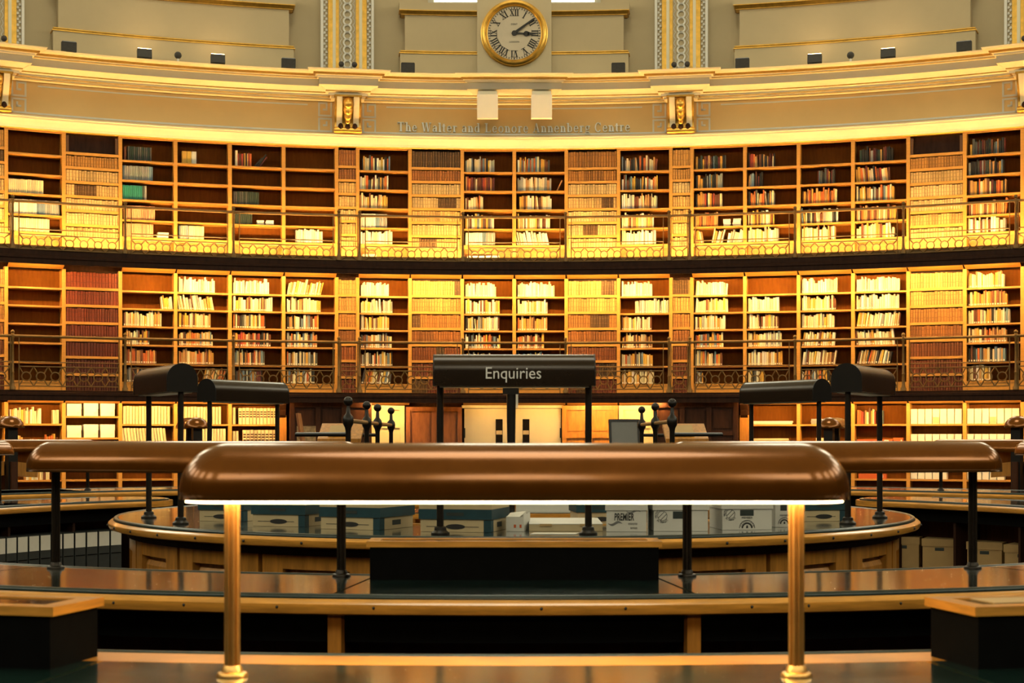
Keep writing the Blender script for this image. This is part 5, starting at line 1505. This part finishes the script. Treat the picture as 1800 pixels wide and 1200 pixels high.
o = obj('paper_sheet', MB().hexa([(-0.12, -0.05, 0), (0.1, -0.06, 0), (0.12, 0.05, 0), (-0.1, 0.06, 0), (-0.12, -0.05, 0.0015), (0.1, -0.06, 0.0015), (0.12, 0.05, 0.0015), (-0.1, 0.06, 0.0015)]), 'paper', None, loc=px_on(975, 7.45, TC + 0.001))
tag(o, 'loose sheet of paper lying at the front of the round desk', 'paper')

# ------------------------------------------------------------------ files and cartons on the shelves under the far desks
step = 0.0282
for k in range(12):
    a = -rad(111.3) - k * step
    if k == 6: pass
    loc, rz = desk_frame(a, 4.06, 0.501)
    t = thing('lever_file', 'grey lever file with white label, %s from the left edge' % ORD[k], 'file', loc, rz + PI, 'grey files under the far left desk')
    # after the half turn local -y faces the room centre
    obj('case', MB().box(-0.051, 0.051, 0.0, 0.27, 0, 0.32), 'file_grey', t)
    obj('spine_label', MB().hexa([(-0.048, -0.002, 0.20), (0.048, -0.002, 0.20), (0.048, 0.0, 0.20), (-0.048, 0.0, 0.20), (-0.048, -0.002, 0.312), (0.048, -0.002, 0.312), (0.048, 0.0, 0.312), (-0.048, 0.0, 0.312)]), 'paper', t)
    obj('finger_lip', MB().box(-0.045, 0.045, -0.003, 0.0, 0.135, 0.142), 'black_wood', t)
for k, (a, lb, rot) in enumerate(((132.6, 'brown lidded carton half hidden beside the round desk', -24), (128.0, 'brown lidded carton with a hand hole, second from the round desk', -24), (122.0, 'brown lidded carton behind the lamp post at right', -31), (117.0, 'brown lidded carton cut by the right picture edge', -33))):
    loc, rz = desk_frame(rad(a), 4.34, 0.501)
    t = thing('carton', lb, 'carton', loc, rad(rot), 'brown cartons under the far right desk')
    obj('carton_body', MB().box(-0.13, 0.13, -0.15, 0.15, 0, 0.22), 'card_brown', t)
    obj('lid', MB().box(-0.137, 0.137, -0.157, 0.157, 0.19, 0.248), 'card_brown', t)
    obj('hand_hole', MB().box(-0.035, 0.035, -0.152, -0.15, 0.155, 0.18), 'hole_dark', t)

# ------------------------------------------------------------------ radial reading desks beyond the rings
def radial_desk(a, label, L=7.0, ph=1.66):
    # a: wall-side angle, clockwise from +y
    r0 = 8.2
    t = thing('radial_desk', label, 'desk', (r0 * math.sin(a), r0 * math.cos(a), 0), -a, 'radial reading desks')
    obj('partition', MB().box(-0.03, 0.03, 0.02, L, 0, ph), 'dark_panel', t)
    obj('end_post', MB().box(-0.05, 0.05, 0.06, 0.16, 0, 1.66), 'dark_iron', t)
    obj('hood_post', MB().box(-0.03, 0.03, L - 0.1, L - 0.04, 0, 1.66), 'dark_iron', t)
    r = 0.135; n = 12; vs = []; fs = []
    mb = MB()
    lev = [(0.12 + r * 0 - r * math.sin(PI / 2 * k / 6), r * math.cos(PI / 2 * k / 6)) for k in range(7)]
    path = [(L, r)] + lev
    for (y, rr_) in path:
        rr_ = max(rr_, 0.002)
        for k in range(n + 1):
            b_ = PI * k / n
            vs.append((rr_ * math.cos(b_), y, 1.655 + rr_ * math.sin(b_) * 0.9))
    for i in range(len(path) - 1):
        for k in range(n): fs.append((i * (n + 1) + k, i * (n + 1) + k + 1, (i + 1) * (n + 1) + k + 1, (i + 1) * (n + 1) + k))
    mb.add(vs, fs); hd = obj('hood', mb, 'lamp_bronze', t, True)
    md = hd.modifiers.new('thick', 'SOLIDIFY'); md.thickness = 0.006; md.offset = 0
    for s in (-1, 1):
        obj('desk_top', MB().box(min(s * 0.05, s * 0.75), max(s * 0.05, s * 0.75), 0.1, L, 0.74, 0.78), 'desk_oak', t)
        if ph < 1: continue
        bx = MB(); bx.hexa([(s * 0.06, 0.15, 1.16), (s * 0.30, 0.15, 1.13), (s * 0.30, L, 1.13), (s * 0.06, L, 1.16), (s * 0.06, 0.15, 1.30), (s * 0.30, 0.15, 1.27), (s * 0.30, L, 1.27), (s * 0.06, L, 1.30)])
        obj('book_rest', bx, 'desk_oak', t)
radial_desk(rad(-39.2), 'radial reading desk with rounded hood end at far left', 5.0, 1.3)
radial_desk(rad(-25.2), 'radial reading desk with rounded hood end left of the aisle', 0.55, 0.9)
radial_desk(rad(25.0), 'radial reading desk with rounded hood end right of the aisle', 0.55, 0.9)
radial_desk(rad(39.2), 'radial reading desk with rounded hood end at far right', 5.0, 1.3)

# ------------------------------------------------------------------ aisle barriers with ball finials
def barrier(s, depths, label):
    x0 = s * 1.46
    t = thing('aisle_barrier', label, 'barrier', (x0, 0, 0), 0, 'ball-finial barriers beside the aisle')
    H = 1.70
    for k, dpt in enumerate(depths):
        y = dpt - D
        sc_ = 1.0
        mb = MB()
        mb.lathe([(0.07, 0), (0.07, 0.03), (0.035, 0.08), (0.024, 0.2), (0.024, H - 0.09), (0.03, H - 0.06), (0.046, H - 0.03), (0.05, H + 0.005), (0.044, H + 0.035), (0.02, H + 0.065), (0.016, H + 0.13)], 14)
        ps = obj('post', mb, 'dark_iron', t, True, loc=(0, y, 0))
        mb = MB(); mb.sphere((0, 0, H + 0.17), 0.042, 16, 10); obj('ball_finial', mb, 'dark_iron', ps, True)
    for z in (H, 1.2, 0.6):
        obj('rail', MB().tube([(0, depths[0] - D, z), (0, depths[-1] - D, z)], 0.02, 10), 'rail_brass' if z == H else 'dark_iron', t, True)
    # return rails towards the outside
    obj('return_rail', MB().tube([(0, depths[0] - D, H - 0.12), (s * 0.5, depths[0] - D + 0.3, H - 0.12)], 0.018, 8), 'dark_iron', t, True)
    obj('return_rail', MB().tube([(0, depths[2] - D, H - 0.12), (s * 0.9, depths[2] - D + 0.2, H - 0.12)], 0.018, 8), 'dark_iron', t, True)
    return t
barrier(-1, (13.5, 15.2, 16.4, 18.2), 'dark barrier with ball finials left of the doorway aisle')
barrier(1, (14.2, 15.9, 17.6), 'dark barrier with ball finials right of the doorway aisle')
# sloping lecterns by the barriers
for s, y, lb in ((-1, 6.2, 'wooden lectern with tan papers behind the left barrier'), (1, 6.4, 'wooden lectern with tan papers behind the right barrier')):
    t = thing('lectern', lb, 'lectern', (s * 1.78, y, 0), 0, 'lecterns by the barriers')
    obj('pedestal', MB().box(-0.09, 0.09, -0.09, 0.09, 0, 1.55), 'mahogany', t)
    obj('foot', MB().box(-0.2, 0.2, -0.2, 0.2, 0, 0.06), 'mahogany', t)
    sl = MB(); sl.hexa([(-0.22, -0.2, 1.50), (0.22, -0.2, 1.50), (0.22, 0.2, 1.66), (-0.22, 0.2, 1.66), (-0.22, -0.2, 1.54), (0.22, -0.2, 1.54), (0.22, 0.2, 1.70), (-0.22, 0.2, 1.70)])
    obj('slope', sl, 'desk_oak', t)
    pp = MB(); pp.hexa([(-0.12, -0.15, 1.565), (0.08, -0.15, 1.565), (0.08, 0.1, 1.665), (-0.12, 0.1, 1.665), (-0.12, -0.15, 1.575), (0.08, -0.15, 1.575), (0.08, 0.1, 1.69), (-0.12, 0.1, 1.675)])
    obj('paper_pad', pp, 'card_brown', t)

# notice board, framed print, globe
t = thing('notice_board', 'grey tilted notice board right of the doors', 'notice board', ((1103 - 904) / F * 20.5, 20.5 - D, 0), rad(8))
bd = MB(); bd.m = Matrix.Rotation(rad(-10), 4, 'X')
bd.box(-0.16, 0.20, 0, 0.02, 0.9, 1.80); obj('board', bd, 'grey_board', t)
fr_ = MB(); fr_.m = Matrix.Rotation(rad(-10), 4, 'X')
fr_.box(-0.19, -0.16, -0.01, 0.03, 0.9, 1.83); fr_.box(0.20, 0.23, -0.01, 0.03, 0.9, 1.83); fr_.box(-0.16, 0.20, -0.01, 0.03, 1.80, 1.83); obj('frame', fr_, 'dark_iron', t)
for x in (-0.15, 0.19):
    obj('leg', MB().tube([(x, 0.12, 0.92), (x, -0.15, 0.0)], 0.012, 6), 'dark_iron', t)
    obj('leg', MB().tube([(x, 0.2, 1.1), (x, 0.55, 0.0)], 0.012, 6), 'dark_iron', t)
t = thing('print_stand', 'square marbled print on a stand by the dark lobby', 'print', ((538 - 904) / F * 22, 22 - D, 0), rad(-6))
obj('print', MB().box(-0.135, 0.135, 0, 0.03, 1.36, 1.72), 'marble_print', t)
obj('easel_leg', MB().box(-0.1, -0.07, 0.03, 0.06, 0, 1.6).box(0.07, 0.1, 0.03, 0.06, 0, 1.6), 'mahogany', t)
t = thing('globe', 'dull round globe on a stand near the left barrier', 'globe', ((588 - 904) / F * 19, 19 - D, 0))
mb = MB(); mb.sphere((0, 0, 1.50), 0.115, 20, 12); obj('sphere', mb, 'globe', t, True)
obj('stand', MB().lathe([(0.14, 0), (0.13, 0.04), (0.03, 0.08), (0.025, 1.3), (0.06, 1.36), (0.05, 1.4)], 14), 'mahogany', t, True)
t = thing('leaning_board', 'thin pale board leaning left of the left barrier', 'board', ((568 - 904) / F * 18, 18 - D, 0), 0)
mb = MB(); mb.m = Matrix.Rotation(rad(-9), 4, 'Y'); mb.box(-0.012, 0.012, -0.14, 0.14, 0, 1.86); obj('board', mb, 'oak_red', t)
obj('prop', MB().tube([(-0.05, 0.1, 0), (-0.16, 0.0, 1.0)], 0.012, 6), 'dark_iron', t)
